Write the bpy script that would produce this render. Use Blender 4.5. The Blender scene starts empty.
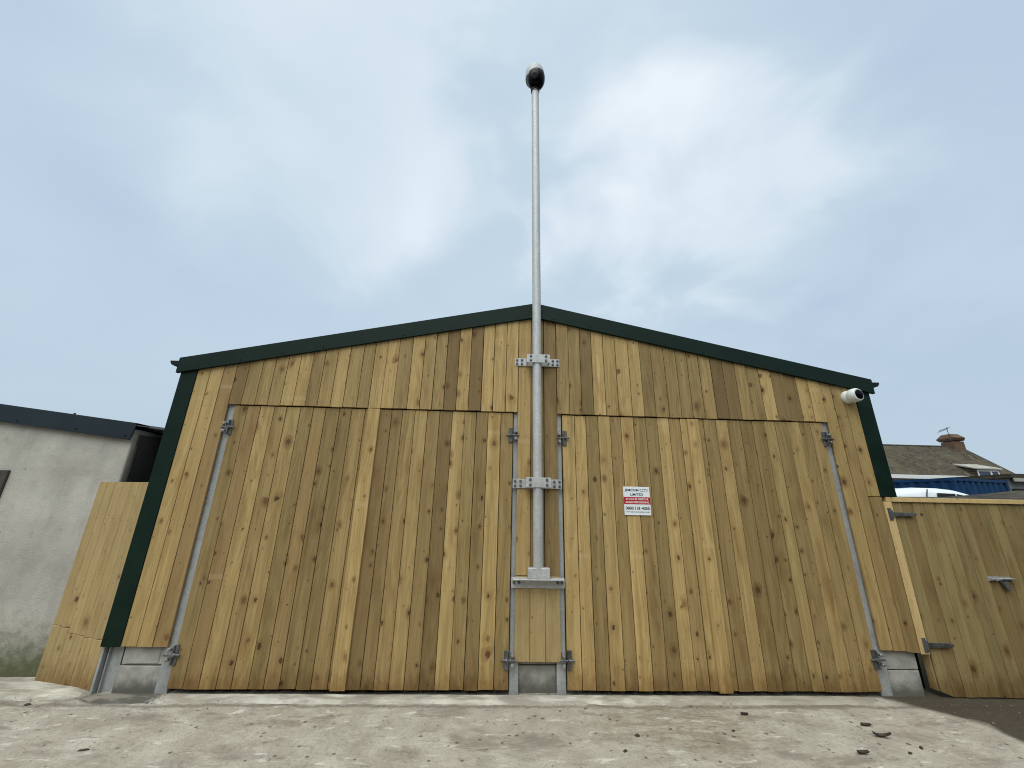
import bpy, math, random
from mathutils import Vector, Matrix, noise as mnoise
R = random.Random(7)
scn = bpy.context.scene
COL = scn.collection
rad = math.radians

# ------------------------------------------------------------------ mesh builder
class MB:
    def __init__(s):
        s.v = []; s.f = []; s.a = []; s.uv = []; s.parts = []
    def add(s, vs, fs, attr=(0.5, 0.5, 0.5), cx=0.0):
        n = len(s.v); s.parts.append((list(vs), list(fs), attr, cx))
        s.v += [tuple(p) for p in vs]
        for f in fs:
            s.f.append([n + i for i in f]); s.a.append(attr); s.uv.append(cx)
        return s
    def hexa(s, b, t, attr=(0.5, 0.5, 0.5), cx=0.0):      # bottom quad (ccw from above), top quad
        return s.add(list(b) + list(t), [(3, 2, 1, 0), (4, 5, 6, 7), (0, 1, 5, 4), (1, 2, 6, 5), (2, 3, 7, 6), (3, 0, 4, 7)], attr, cx)
    def box(s, x0, x1, y0, y1, z0, z1, attr=(0.5, 0.5, 0.5), cx=None):
        if cx is None: cx = (x0 + x1) / 2
        return s.hexa([(x0, y0, z0), (x1, y0, z0), (x1, y1, z0), (x0, y1, z0)],
                      [(x0, y0, z1), (x1, y0, z1), (x1, y1, z1), (x0, y1, z1)], attr, cx)
    def cyl(s, p0, p1, r0, r1=None, n=20, caps=True):
        r1 = r0 if r1 is None else r1
        p0 = Vector(p0); p1 = Vector(p1); d = (p1 - p0).normalized()
        u = d.orthogonal().normalized(); w = d.cross(u)
        vs = []
        for p, r in ((p0, r0), (p1, r1)):
            for i in range(n):
                a = 2 * math.pi * i / n
                vs.append(p + (u * math.cos(a) + w * math.sin(a)) * r)
        fs = [(i, (i + 1) % n, n + (i + 1) % n, n + i) for i in range(n)]
        if caps: fs += [tuple(range(n - 1, -1, -1)), tuple(range(n, 2 * n))]
        return s.add(vs, fs)
    def lathe(s, prof, o=(0, 0, 0), axis=(0, 0, 1), n=28):
        o = Vector(o); d = Vector(axis).normalized(); u = d.orthogonal().normalized(); w = d.cross(u)
        vs = []
        for r, h in prof:
            for i in range(n):
                a = 2 * math.pi * i / n
                vs.append(o + d * h + (u * math.cos(a) + w * math.sin(a)) * max(r, 1e-4))
        fs = []
        for k in range(len(prof) - 1):
            for i in range(n):
                fs.append((k * n + i, k * n + (i + 1) % n, (k + 1) * n + (i + 1) % n, (k + 1) * n + i))
        fs.append(tuple(range(n - 1, -1, -1))); fs.append(tuple((len(prof) - 1) * n + i for i in range(n)))
        return s.add(vs, fs)
    def prism(s, poly, y0, y1):                            # poly of (x, z), ccw seen from -y
        n = len(poly)
        vs = [(x, y0, z) for x, z in poly] + [(x, y1, z) for x, z in poly]
        fs = [tuple(range(n)), tuple(range(2 * n - 1, n - 1, -1))]
        fs += [(i, n + i, n + (i + 1) % n, (i + 1) % n) for i in range(n)]
        return s.add(vs, fs)
    def build_each(s, name, mat, parent=None, bevel=0.0, smooth=False):
        for (vs, fs, a, c) in s.parts:
            q = MB(); q.add(vs, fs, a, c); q.build(name, mat, parent, bevel, smooth)
    def build(s, name, mat, parent=None, bevel=0.0, smooth=False, seg=1, loc=None, rotz=0.0):
        me = bpy.data.meshes.new(name)
        me.from_pydata(s.v, [], s.f)
        ca = me.color_attributes.new('plank', 'FLOAT_COLOR', 'CORNER')
        uv = me.uv_layers.new(name='board')
        for p, a, c in zip(me.polygons, s.a, s.uv):
            for li in p.loop_indices:
                ca.data[li].color = (a[0], a[1], a[2], 1.0)
                v = me.vertices[me.loops[li].vertex_index].co
                uv.data[li].uv = (v.x - c, v.z)
            p.use_smooth = smooth
        me.validate(); me.update()
        me.materials.append(mat)
        o = bpy.data.objects.new(name, me); COL.objects.link(o)
        if parent is not None: o.parent = parent
        if loc is not None: o.location = loc
        o.rotation_euler = (0, 0, rotz)
        if bevel:
            m = o.modifiers.new('bevel', 'BEVEL'); m.width = bevel; m.segments = seg
            m.limit_method = 'ANGLE'; m.angle_limit = rad(40)
        if smooth:
            try: me.set_sharp_from_angle(angle=rad(42))
            except Exception: pass
        return o

def tag(o, label=None, cat=None, group=None, kind=None):
    if label: o['label'] = label
    if cat: o['category'] = cat
    if group: o['group'] = group
    if kind: o['kind'] = kind
    return o
def thing(name, label, cat, loc=(0, 0, 0), group=None, rotz=0.0):
    o = bpy.data.objects.new(name, None); COL.objects.link(o)
    o.location = loc; o.rotation_euler = (0, 0, rotz)
    o.empty_display_size = 0.2
    return tag(o, label, cat, group)

# ------------------------------------------------------------------ node helper
class NT:
    def __init__(s, name, world=False):
        if world:
            s.m = bpy.data.worlds.new(name)
        else:
            s.m = bpy.data.materials.new(name)
        s.m.use_nodes = True
        s.t = s.m.node_tree; s.t.nodes.clear()
    def n(s, typ, ins=None, **props):
        nd = s.t.nodes.new(typ)
        for k, v in props.items(): setattr(nd, k, v)
        for k, v in (ins or {}).items():
            sock = nd.inputs[k]
            if hasattr(v, 'node'): s.t.links.new(v, sock)
            else: sock.default_value = v
        return nd
    def math(s, op, a, b=0.0, c=0.0, clamp=False):
        return s.n('ShaderNodeMath', {0: a, 1: b, 2: c}, operation=op, use_clamp=clamp).outputs[0]
    def mr(s, v, a, b, c=0.0, d=1.0, smooth=False):
        nd = s.n('ShaderNodeMapRange', {'Value': v, 'From Min': a, 'From Max': b, 'To Min': c, 'To Max': d})
        nd.interpolation_type = 'SMOOTHSTEP' if smooth else 'LINEAR'
        nd.clamp = True
        return nd.outputs[0]
    def mix(s, f, a, b, mode='MIX'):
        nd = s.n('ShaderNodeMix', data_type='RGBA', blend_type=mode)
        for k, v in (('Factor', f), ('A', a), ('B', b)):
            sock = [x for x in nd.inputs if x.name == k and x.type == ('VALUE' if k == 'Factor' else 'RGBA')][0]
            if hasattr(v, 'node'): s.t.links.new(v, sock)
            else: sock.default_value = v if k == 'Factor' else (v[0], v[1], v[2], 1.0)
        return [x for x in nd.outputs if x.type == 'RGBA'][0]
    def vec(s, x=0.0, y=0.0, z=0.0):
        return s.n('ShaderNodeCombineXYZ', {0: x, 1: y, 2: z}).outputs[0]
    def sep(s, v):
        o = s.n('ShaderNodeSeparateXYZ', {0: v}).outputs
        return o[0], o[1], o[2]
    def noise(s, v, scale=1.0, detail=3.0, rough=0.5, dist=0.0):
        return s.n('ShaderNodeTexNoise', {'Vector': v, 'Scale': scale, 'Detail': detail, 'Roughness': rough, 'Distortion': dist}).outputs['Fac']
    def obj(s): return s.n('ShaderNodeTexCoord').outputs['Object']
    def bsdf(s, col, rough=0.6, metal=0.0, normal=None, **extra):
        ins = {'Base Color': col if hasattr(col, 'node') else (*col, 1.0), 'Roughness': rough, 'Metallic': metal}
        if normal is not None: ins['Normal'] = normal
        ins.update(extra)
        b = s.n('ShaderNodeBsdfPrincipled', ins)
        o = s.n('ShaderNodeOutputMaterial')
        s.t.links.new(b.outputs[0], o.inputs['Surface'])
        return s.m
    def bump(s, h, strength=0.3, dist=0.01):
        return s.n('ShaderNodeBump', {'Height': h, 'Strength': strength, 'Distance': dist}).outputs[0]

def simple(name, col, rough=0.6, metal=0.0, var=0.15, scale=6.0, bump=0.0, spec=None):
    t = NT(name); c = t.obj()
    nz = t.noise(c, scale, 5.0, 0.6)
    f = t.mr(nz, 0.3, 0.7)
    cc = t.mix(f, tuple(x * (1 - var) for x in col), tuple(min(1, x * (1 + var)) for x in col))
    rr = t.mr(nz, 0.3, 0.7, max(0.02, rough - 0.08), min(1, rough + 0.08))
    nm = t.bump(t.noise(c, scale * 9, 3.0), bump, 0.004) if bump else None
    ex = {} if spec is None else {'Specular IOR Level': spec}
    return t.bsdf(cc, rr, metal, nm, **ex)

def wood_mat(name, light, dark, tint, lo=0.78, hi=1.14, knots=0.52, stain=0.25):
    t = NT(name)
    at = t.n('ShaderNodeAttribute', attribute_name='plank').outputs['Color']
    r1, r2, r3 = t.n('ShaderNodeSeparateColor', {0: at}).outputs[:3]
    x, y, z = t.sep(t.obj())
    px = t.math('ADD', x, t.math('MULTIPLY', r1, 40.0))
    pz = t.math('ADD', z, t.math('MULTIPLY', r2, 40.0))
    w = t.noise(t.vec(t.math('MULTIPLY', px, 2.5), t.math('MULTIPLY', pz, 0.8), t.math('MULTIPLY', y, 6.0)), 1.0, 2.0)
    pxw = t.math('ADD', px, t.math('MULTIPLY', t.math('SUBTRACT', w, 0.5), 0.05))
    # knots
    KX, KZ = 7.5, 4.2
    kv = t.vec(t.math('MULTIPLY', pxw, KX), t.math('MULTIPLY', pz, KZ), 0.0)
    vo = t.n('ShaderNodeTexVoronoi', {'Vector': kv, 'Scale': 1.0, 'Randomness': 1.0}, voronoi_dimensions='2D', feature='F1')
    df = t.n('ShaderNodeVectorMath', {0: kv, 1: vo.outputs['Position']}, operation='SUBTRACT').outputs[0]
    ddx, ddz, _ = t.sep(df)
    dx = t.math('DIVIDE', ddx, KX); dz = t.math('MULTIPLY', t.math('DIVIDE', ddz, KZ), 0.72)
    wob = t.math('MULTIPLY', t.math('SUBTRACT', t.noise(t.vec(px, pz, 0.0), 55.0, 2.0), 0.5), t.math('ADD', 0.008, t.math('MULTIPLY', t.n('ShaderNodeSeparateColor', {0: vo.outputs['Color']}).outputs[0], 0.026)))
    d = t.math('ADD', t.math('SQRT', t.math('ADD', t.math('MULTIPLY', dx, dx), t.math('MULTIPLY', dz, dz))), wob)
    kr, kg, kb = t.n('ShaderNodeSeparateColor', {0: vo.outputs['Color']}).outputs[:3]
    kt = t.mr(kr, knots, 1.0, 0.0, 1.0)
    rr = t.math('ADD', t.math('MULTIPLY', t.math('POWER', kt, 3.2), 0.025), 0.0040)
    km = t.mr(d, t.math('MULTIPLY', rr, 0.65), rr, 1.0, 0.0, True)
    big = t.mr(kr, knots, knots + 0.02, 0.0, 1.0)
    km = t.math('MULTIPLY', km, t.math('MULTIPLY', big, t.mr(kg, 0.0, 1.0, 0.30, 1.0)))
    halo = t.math('MULTIPLY', t.mr(d, t.math('MULTIPLY', rr, 0.9), t.math('MULTIPLY', rr, 3.0), 1.0, 0.0, True), big)
    # grain
    pxg = t.math('SUBTRACT', pxw, t.math('MULTIPLY', t.math('MULTIPLY', dx, halo), 0.65))
    g1 = t.noise(t.vec(t.math('MULTIPLY', pxg, 95.0), t.math('MULTIPLY', pz, 2.0), t.math('MULTIPLY', r3, 9.0)), 1.0, 4.0, 0.6)
    g2 = t.noise(t.vec(t.math('MULTIPLY', pxg, 17.0), t.math('MULTIPLY', pz, 0.5), t.math('MULTIPLY', r3, 5.0)), 1.0, 3.0, 0.55)
    g3 = t.noise(t.vec(t.math('MULTIPLY', pxg, 7.0), t.math('MULTIPLY', pz, 0.55), t.math('MULTIPLY', r1, 7.0)), 1.0, 1.0, 0.4)
    ring = t.math('ADD', t.math('MULTIPLY', t.math('SINE', t.math('MULTIPLY', g3, 75.0)), 0.5), 0.5)
    g = t.math('ADD', t.math('MULTIPLY', g2, 0.55), t.math('ADD', t.math('MULTIPLY', g1, 0.38), t.math('MULTIPLY', ring, 0.10)))
    c = t.mix(t.mr(g, 0.25, 0.76), light, dark)
    c = t.mix(t.math('MULTIPLY', r2, 0.55), c, t.mix(t.mr(g, 0.3, 0.7), tint, tuple(k * 0.62 for k in tint)))
    # some boards are dull grey-brown
    dull = t.mr(r1, 0.76, 0.94, 0.0, 0.68)
    c = t.mix(dull, c, (0.195, 0.122, 0.054))
    # blotches / treatment marks
    bl = t.noise(t.vec(t.math('MULTIPLY', px, 5.0), t.math('MULTIPLY', pz, 1.3), 3.0), 1.0, 4.0, 0.6)
    c = t.mix(t.mr(bl, 0.52, 0.72, 0.0, stain + 0.35), c, (0.62, 0.52, 0.42), 'MULTIPLY')
    fine = t.noise(t.vec(t.math('MULTIPLY', px, 30.0), t.math('MULTIPLY', pz, 14.0), 1.0), 1.0, 4.0, 0.65)
    c = t.mix(t.mr(fine, 0.60, 0.78, 0.0, 0.45), c, (0.45, 0.33, 0.22), 'MULTIPLY')
    c = t.mix(t.math('MULTIPLY', t.math('MULTIPLY', halo, t.mr(kb, 0.0, 1.0, 0.08, 0.70)), 1.0), c, (0.17, 0.080, 0.026))
    c = t.mix(t.math('MULTIPLY', km, 0.9), c, (0.055, 0.026, 0.012))
    sm = t.noise(t.vec(t.math('MULTIPLY', px, 13.0), t.math('MULTIPLY', pz, 3.2), 7.0), 1.0, 5.0, 0.65, 0.4)
    c = t.mix(t.mr(sm, 0.66, 0.76, 0.0, 0.55), c, (0.150, 0.078, 0.028))
    # stacking-batten marks across some boards
    zb = t.math('ABSOLUTE', t.math('SUBTRACT', z, t.mr(r2, 0.0, 1.0, 0.9, 3.3)))
    band = t.math('MULTIPLY', t.mr(zb, 0.018, 0.028, 1.0, 0.0), t.mr(r3, 0.74, 0.78, 0.0, 0.17))
    c = t.mix(band, c, (0.50, 0.40, 0.25))
    sp = t.math('ADD', z, t.math('MULTIPLY', t.math('SUBTRACT', t.noise(t.vec(t.math('MULTIPLY', px, 16.0), t.math('MULTIPLY', pz, 6.0), 2.0), 1.0, 4.0, 0.65), 0.5), 0.5))
    c = t.mix(t.mr(sp, 0.02, 0.30, 0.75, 0.0, True), c, (0.52, 0.42, 0.31), 'MULTIPLY')
    # nail heads
    u, v, _ = t.sep(t.n('ShaderNodeUVMap', uv_map='board').outputs[0])
    vm = t.math('SUBTRACT', t.math('MODULO', t.math('ADD', v, t.math('MULTIPLY', r1, 0.05)), 0.62), 0.31)
    au = t.math('SUBTRACT', t.math('ABSOLUTE', u), 0.042)
    nd = t.math('SQRT', t.math('ADD', t.math('MULTIPLY', au, au), t.math('MULTIPLY', vm, vm)))
    c = t.mix(t.mr(nd, 0.003, 0.0055, 0.8, 0.0), c, (0.07, 0.06, 0.055))
    val = t.mr(r3, 0.0, 1.0, lo, hi)
    c = t.mix(1.0, c, t.vec(val, val, val), 'MULTIPLY')
    h = t.math('SUBTRACT', t.math('MULTIPLY', g1, 0.6), t.math('MULTIPLY', km, 0.4))
    return t.bsdf(c, t.mr(g1, 0.3, 0.7, 0.62, 0.85), 0.0, t.bump(h, 0.35, 0.003), **{'Specular IOR Level': 0.25})

def galv_mat(name, base=0.42, tint=(0.96, 1.0, 1.05), metal=0.55, rough=0.5):
    t = NT(name); c = t.obj()
    vo = t.n('ShaderNodeTexVoronoi', {'Vector': c, 'Scale': 60.0}, feature='F1').outputs['Color']
    v = t.n('ShaderNodeSeparateColor', {0: vo}).outputs[0]
    x, y, z = t.sep(c)
    ns = t.noise(t.vec(t.math('MULTIPLY', x, 9.0), t.math('MULTIPLY', y, 9.0), t.math('MULTIPLY', z, 3.0)), 1.0, 6.0, 0.65)
    lum = t.math('ADD', t.mr(v, 0, 1, base * 0.88, base * 1.08), t.mr(ns, 0.3, 0.7, -0.06, 0.07))
    c0 = t.vec(t.math('MULTIPLY', lum, tint[0]), t.math('MULTIPLY', lum, tint[1]), t.math('MULTIPLY', lum, tint[2]))
    sc = t.noise(t.vec(t.math('MULTIPLY', x, 40.0), t.math('MULTIPLY', y, 40.0), t.math('MULTIPLY', z, 12.0)), 1.0, 4.0, 0.7)
    c0 = t.mix(t.mr(sc, 0.66, 0.74, 0.0, 0.55), c0, (0.12, 0.12, 0.12))
    return t.bsdf(c0, t.mr(ns, 0.3, 0.7, rough - 0.1, rough + 0.12), metal)

def concrete_block_mat():
    t = NT('concrete_block'); c = t.obj(); x, y, z = t.sep(c)
    n1 = t.noise(c, 7.0, 5.0, 0.6); n2 = t.noise(c, 90.0, 3.0, 0.6)
    col = t.mix(t.mr(n1, 0.3, 0.7), (0.255, 0.245, 0.225), (0.44, 0.42, 0.385))
    col = t.mix(t.mr(n2, 0.58, 0.72, 0.0, 0.5), col, (0.16, 0.16, 0.15))
    damp = t.mr(t.math('ADD', z, t.math('MULTIPLY', t.math('SUBTRACT', n1, 0.5), 0.16)), 0.03, 0.17, 0.85, 0.0, True)
    col = t.mix(damp, col, (0.085, 0.08, 0.065))
    return t.bsdf(col, 0.85, 0.0, t.bump(t.math('ADD', n2, n1), 0.5, 0.006))

def ground_mat():
    t = NT('yard_concrete'); c = t.obj(); x, y, z = t.sep(c)
    n1 = t.noise(c, 0.9, 5.0, 0.6); n2 = t.noise(c, 3.3, 6.0, 0.65); n3 = t.noise(c, 26.0, 5.0, 0.7)
    n4 = t.noise(c, 120.0, 3.0, 0.6)
    col = t.mix(t.mr(n2, 0.32, 0.68), (0.325, 0.288, 0.232), (0.515, 0.475, 0.400))
    col = t.mix(t.mr(n1, 0.46, 0.68, 0.0, 0.55), col, (0.385, 0.318, 0.255))
    col = t.mix(t.mr(n3, 0.53, 0.70, 0.0, 0.62), col, (0.235, 0.198, 0.162))
    col = t.mix(t.mr(n3, 0.30, 0.42, 0.45, 0.0), col, (0.62, 0.57, 0.48))
    col = t.mix(t.mr(n4, 0.57, 0.70, 0.0, 0.55), col, (0.20, 0.17, 0.14))
    # scuffed dirt streaks, long in x
    st = t.noise(t.vec(t.math('MULTIPLY', x, 5.0), t.math('MULTIPLY', y, 17.0), 0.0), 1.0, 6.0, 0.7, 0.4)
    col = t.mix(t.mr(st, 0.57, 0.66, 0.0, 0.62), col, (0.190, 0.162, 0.125))
    ws = t.noise(t.vec(t.math('MULTIPLY', x, 4.0), t.math('MULTIPLY', y, 12.0), 9.0), 1.0, 6.0, 0.7, 0.5)
    col = t.mix(t.mr(ws, 0.58, 0.66, 0.0, 0.75), col, (0.66, 0.635, 0.585))
    # dirt gathered in the joint in front of the sill
    jl = t.math('ABSOLUTE', t.math('ADD', t.math('ADD', y, 0.185), t.math('MULTIPLY', t.math('SUBTRACT', n2, 0.5), 0.16)))
    col = t.mix(t.math('MULTIPLY', t.mr(jl, 0.0, 0.05, 0.75, 0.0, True), t.mr(n3, 0.3, 0.55, 0.45, 1.0)), col, (0.145, 0.125, 0.100))
    # old damp marks
    dm = t.noise(t.vec(t.math('MULTIPLY', x, 1.6), t.math('MULTIPLY', y, 3.6), 4.0), 1.0, 6.0, 0.68, 0.5)
    col = t.mix(t.mr(dm, 0.53, 0.64, 0.0, 0.68), col, (0.215, 0.180, 0.145))
    # tyre-trodden mud patch in front of the right hand doors
    rx = t.math('DIVIDE', t.math('SUBTRACT', x, 1.15), 0.75); ry = t.math('DIVIDE', t.math('ADD', y, 0.45), 0.55)
    pr = t.math('ADD', t.math('MULTIPLY', rx, rx), t.math('MULTIPLY', ry, ry))
    pm = t.mr(t.math('ADD', pr, t.math('MULTIPLY', t.math('SUBTRACT', n2, 0.5), 3.2)), 0.1, 1.5, 1.0, 0.0, True)
    tr = t.noise(t.vec(t.math('MULTIPLY', x, 7.0), t.math('MULTIPLY', y, 24.0), 5.0), 1.0, 5.0, 0.65, 0.9)
    col = t.mix(t.math('MULTIPLY', pm, t.mr(tr, 0.44, 0.62, 0.15, 0.75)), col, (0.215, 0.165, 0.112))
    # damp, dirty foot of the plinth by the fence panel
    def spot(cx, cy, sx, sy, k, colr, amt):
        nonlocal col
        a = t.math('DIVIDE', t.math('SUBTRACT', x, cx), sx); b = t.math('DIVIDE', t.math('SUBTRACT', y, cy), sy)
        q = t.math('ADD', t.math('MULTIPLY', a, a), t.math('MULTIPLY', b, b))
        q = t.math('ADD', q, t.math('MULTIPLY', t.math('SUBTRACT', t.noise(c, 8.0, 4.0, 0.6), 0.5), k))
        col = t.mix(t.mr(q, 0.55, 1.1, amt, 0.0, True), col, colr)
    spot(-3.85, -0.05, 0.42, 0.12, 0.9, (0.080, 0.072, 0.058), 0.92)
    spot(-2.1, -0.49, 0.09, 0.045, 6.0, (0.20, 0.14, 0.10), 0.45)
    spot(0.0, 0.0, 0.36, 0.07, 0.9, (0.19, 0.175, 0.15), 0.6)
    spot(2.55, -0.12, 0.6, 0.13, 2.2, (0.19, 0.16, 0.12), 0.6)
    # darker brown ground in front of the side gate
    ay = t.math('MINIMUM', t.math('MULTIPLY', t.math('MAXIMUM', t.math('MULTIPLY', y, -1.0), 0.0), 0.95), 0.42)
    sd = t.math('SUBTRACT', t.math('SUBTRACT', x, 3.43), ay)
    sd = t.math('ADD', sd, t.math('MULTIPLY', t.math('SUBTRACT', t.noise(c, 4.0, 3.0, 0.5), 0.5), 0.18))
    darker = t.mr(sd, -0.05, 0.09, 0.0, 0.96, True)
    col = t.mix(darker, col, t.mix(t.mr(n3, 0.3, 0.7), (0.036, 0.027, 0.017), (0.072, 0.054, 0.034)))
    # small dark grit and pits
    vo = t.n('ShaderNodeTexVoronoi', {'Vector': c, 'Scale': 17.0}, feature='F1')
    vr = t.n('ShaderNodeSeparateColor', {0: vo.outputs['Color']}).outputs[0]
    pit = t.mr(t.math('SUBTRACT', vo.outputs['Distance'], t.mr(vr, 0.74, 1.0, 0.0, 0.27)), -0.06, 0.04, 0.8, 0.0)
    col = t.mix(pit, col, (0.095, 0.083, 0.068))
    h = t.math('ADD', t.math('MULTIPLY', n3, 0.8), t.math('ADD', t.math('MULTIPLY', n4, 0.25), t.math('MULTIPLY', pit, -0.5)))
    return t.bsdf(col, t.mr(n2, 0.3, 0.7, 0.72, 0.92), 0.0, t.bump(h, 0.9, 0.022), **{'Specular IOR Level': 0.3})

def sill_mat():
    t = NT('fresh_concrete'); c = t.obj(); x, y, z = t.sep(c)
    n1 = t.noise(c, 5.0, 5.0, 0.6); n2 = t.noise(c, 40.0, 4.0, 0.7)
    col = t.mix(t.mr(n1, 0.3, 0.7), (0.36, 0.33, 0.275), (0.60, 0.565, 0.49))
    col = t.mix(t.mr(n2, 0.58, 0.75, 0.0, 0.6), col, (0.25, 0.23, 0.20))
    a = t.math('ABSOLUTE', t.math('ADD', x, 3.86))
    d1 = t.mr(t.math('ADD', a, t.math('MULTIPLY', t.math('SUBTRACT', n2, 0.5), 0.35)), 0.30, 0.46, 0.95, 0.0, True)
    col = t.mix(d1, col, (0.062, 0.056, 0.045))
    st = t.noise(t.vec(t.math('MULTIPLY', x, 2.6), t.math('MULTIPLY', y, 9.0), 2.0), 1.0, 5.0, 0.65)
    col = t.mix(t.mr(st, 0.44, 0.58, 0.0, 0.8), col, (0.25, 0.215, 0.17))
    col = t.mix(t.mr(x, 0.6, 2.2, 0.0, 0.55), col, (0.25, 0.215, 0.165))
    return t.bsdf(col, 0.85, 0.0, t.bump(n2, 0.5, 0.008))

def render_mat():
    t = NT('grey_render'); c = t.obj(); x, y, z = t.sep(c)
    n1 = t.noise(c, 1.6, 6.0, 0.62, 0.3); n2 = t.noise(c, 9.0, 5.0, 0.65); n3 = t.noise(c, 70.0, 3.0, 0.6)
    col = t.mix(t.mr(n1, 0.33, 0.67), (0.335, 0.312, 0.280), (0.500, 0.470, 0.425))
    col = t.mix(t.mr(n2, 0.55, 0.75, 0.0, 0.5), col, (0.265, 0.23, 0.195))
    col = t.mix(t.mr(n2, 0.25, 0.36, 0.5, 0.0), col, (0.55, 0.52, 0.47))
    vs = t.noise(t.vec(t.math('MULTIPLY', x, 6.0), t.math('MULTIPLY', y, 6.0), t.math('MULTIPLY', z, 0.7)), 1.0, 4.0, 0.6)
    col = t.mix(t.mr(vs, 0.55, 0.72, 0.0, 0.35), col, (0.25, 0.245, 0.235))
    zz = t.math('ADD', z, t.math('MULTIPLY', t.math('SUBTRACT', n2, 0.5), 0.7))
    col = t.mix(t.mr(zz, 0.05, 0.62, 0.92, 0.0, True), col, (0.075, 0.080, 0.030))
    sp = t.noise(t.vec(t.math('MULTIPLY', x, 14.0), y, t.math('MULTIPLY', z, 9.0)), 1.0, 2.0)
    col = t.mix(t.mr(sp, 0.735, 0.75, 0.0, 0.7), col, (0.13, 0.125, 0.11))
    return t.bsdf(col, 0.9, 0.0, t.bump(t.math('ADD', n3, n2), 0.5, 0.01), **{'Specular IOR Level': 0.2})

def slate_mat(name, a, b, moss, sx=5.0, sy=7.0):
    t = NT(name); uvx, uvy, uvz = t.sep(t.obj())
    v = t.vec(uvx, t.math('MULTIPLY', uvz, 1.2), 0.0)
    br = t.n('ShaderNodeTexBrick', {'Vector': v, 'Scale': 4.0, 'Mortar Size': 0.03, 'Color1': (0.35, 0.35, 0.35, 1), 'Color2': (1, 1, 1, 1), 'Mortar': (0.05, 0.05, 0.05, 1)}).outputs['Color']
    n1 = t.noise(t.obj(), 0.8, 6.0, 0.65); n2 = t.noise(t.obj(), 4.0, 5.0, 0.7)
    col = t.mix(t.mr(n2, 0.3, 0.7), a, b)
    col = t.mix(0.55, col, br, 'MULTIPLY')
    col = t.mix(t.mr(n1, 0.45, 0.62, 0.0, 0.75), col, moss)
    col = t.mix(t.mr(n2, 0.63, 0.7, 0.0, 0.5), col, (0.30, 0.28, 0.24))
    return t.bsdf(col, 0.9, 0.0, None, **{'Specular IOR Level': 0.05})

def brick_mat():
    t = NT('old_brick'); x, y, z = t.sep(t.obj())
    br = t.n('ShaderNodeTexBrick', {'Vector': t.vec(t.math('ADD', x, y), z, 0.0), 'Scale': 4.5, 'Mortar Size': 0.02, 'Color1': (0.16, 0.075, 0.035, 1), 'Color2': (0.09, 0.048, 0.028, 1), 'Mortar': (0.13, 0.105, 0.08, 1)}).outputs['Color']
    n = t.noise(t.obj(), 5.0, 4.0)
    return t.bsdf(t.mix(t.mr(n, 0.45, 0.7, 0.0, 0.6), br, (0.10, 0.075, 0.05)), 0.9)

def glass_mat(name, col):
    return simple(name, col, 0.12, 0.0, 0.1, 2.0)

M = {}
M['larch'] = wood_mat('treated_boards', (0.535, 0.375, 0.168), (0.238, 0.146, 0.050), (0.445, 0.312, 0.130), 0.62, 1.18, 0.36, stain=0.30)
M['pale'] = wood_mat('pale_treated_boards', (0.465, 0.335, 0.160), (0.300, 0.203, 0.086), (0.420, 0.312, 0.150), 0.92, 1.08, 0.40, 0.10)
M['gate'] = wood_mat('gate_boards', (0.355, 0.260, 0.120), (0.200, 0.136, 0.054), (0.285, 0.220, 0.098), 0.86, 1.06, 0.45, 0.36)
M['raw'] = wood_mat('new_sawn_timber', (0.610, 0.445, 0.220), (0.480, 0.320, 0.140), (0.560, 0.430, 0.220), 0.95, 1.05, 0.6, 0.0)
M['green'] = simple('dark_green_coated_steel', (0.0035, 0.014, 0.0095), 0.5, 0.0, 0.25, 3.0, spec=0.16)
M['slatesteel'] = simple('slate_blue_coated_steel', (0.013, 0.021, 0.028), 0.5, 0.0, 0.2, 2.0, spec=0.22)
M['galv'] = galv_mat('galvanised_steel', 0.47, (1.0, 1.0, 1.0), 0.3, 0.55)
M['galvpost'] = galv_mat('dull_galvanised_post', 0.37, (0.99, 1.0, 1.0), 0.3, 0.55)
M['galvdark'] = galv_mat('dark_zinc_hardware', 0.12, (0.98, 1.0, 1.02), 0.5, 0.45)
M['bolt'] = galv_mat('bright_zinc_bolt', 0.42, (1, 1, 1), 0.7, 0.35)
M['block'] = concrete_block_mat()
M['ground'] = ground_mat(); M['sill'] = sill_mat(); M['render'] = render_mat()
M['black'] = simple('black_plastic', (0.010, 0.010, 0.012), 0.4, 0.0, 0.1, 8.0, spec=0.15)
M['lens'] = simple('dark_lens_glass', (0.003, 0.003, 0.004), 0.15, 0.0, 0.1, 8.0, spec=0.07)
M['whitep'] = simple('white_camera_plastic', (0.72, 0.73, 0.72), 0.38, 0.0, 0.03, 8.0)
M['greyp'] = simple('weathered_grey_plastic', (0.40, 0.42, 0.42), 0.45, 0.0, 0.08, 8.0)
M['inside'] = simple('added_dark_gap_backing', (0.03, 0.027, 0.022), 0.9)
M['frame'] = simple('brown_window_frame', (0.055, 0.040, 0.036), 0.5)
M['pane'] = glass_mat('window_glass', (0.03, 0.045, 0.07))
M['corr'] = simple('black_corrugated_sheet', (0.018, 0.019, 0.021), 0.7)
M['signw'] = simple('white_sign_board', (0.78, 0.79, 0.82), 0.35, 0.0, 0.02)
M['signr'] = simple('red_sign_band', (0.42, 0.012, 0.022), 0.4, 0.0, 0.04)
M['inkb'] = simple('slate_blue_ink', (0.030, 0.040, 0.085), 0.5); M['ink'] = simple('black_ink', (0.012, 0.012, 0.016), 0.5)
M['inkw'] = simple('white_ink', (0.80, 0.78, 0.78), 0.5)
M['vanw'] = simple('white_van_paint', (0.74, 0.76, 0.80), 0.22, 0.0, 0.03)
M['carglass'] = glass_mat('tinted_van_glass', (0.035, 0.040, 0.045))
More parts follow.
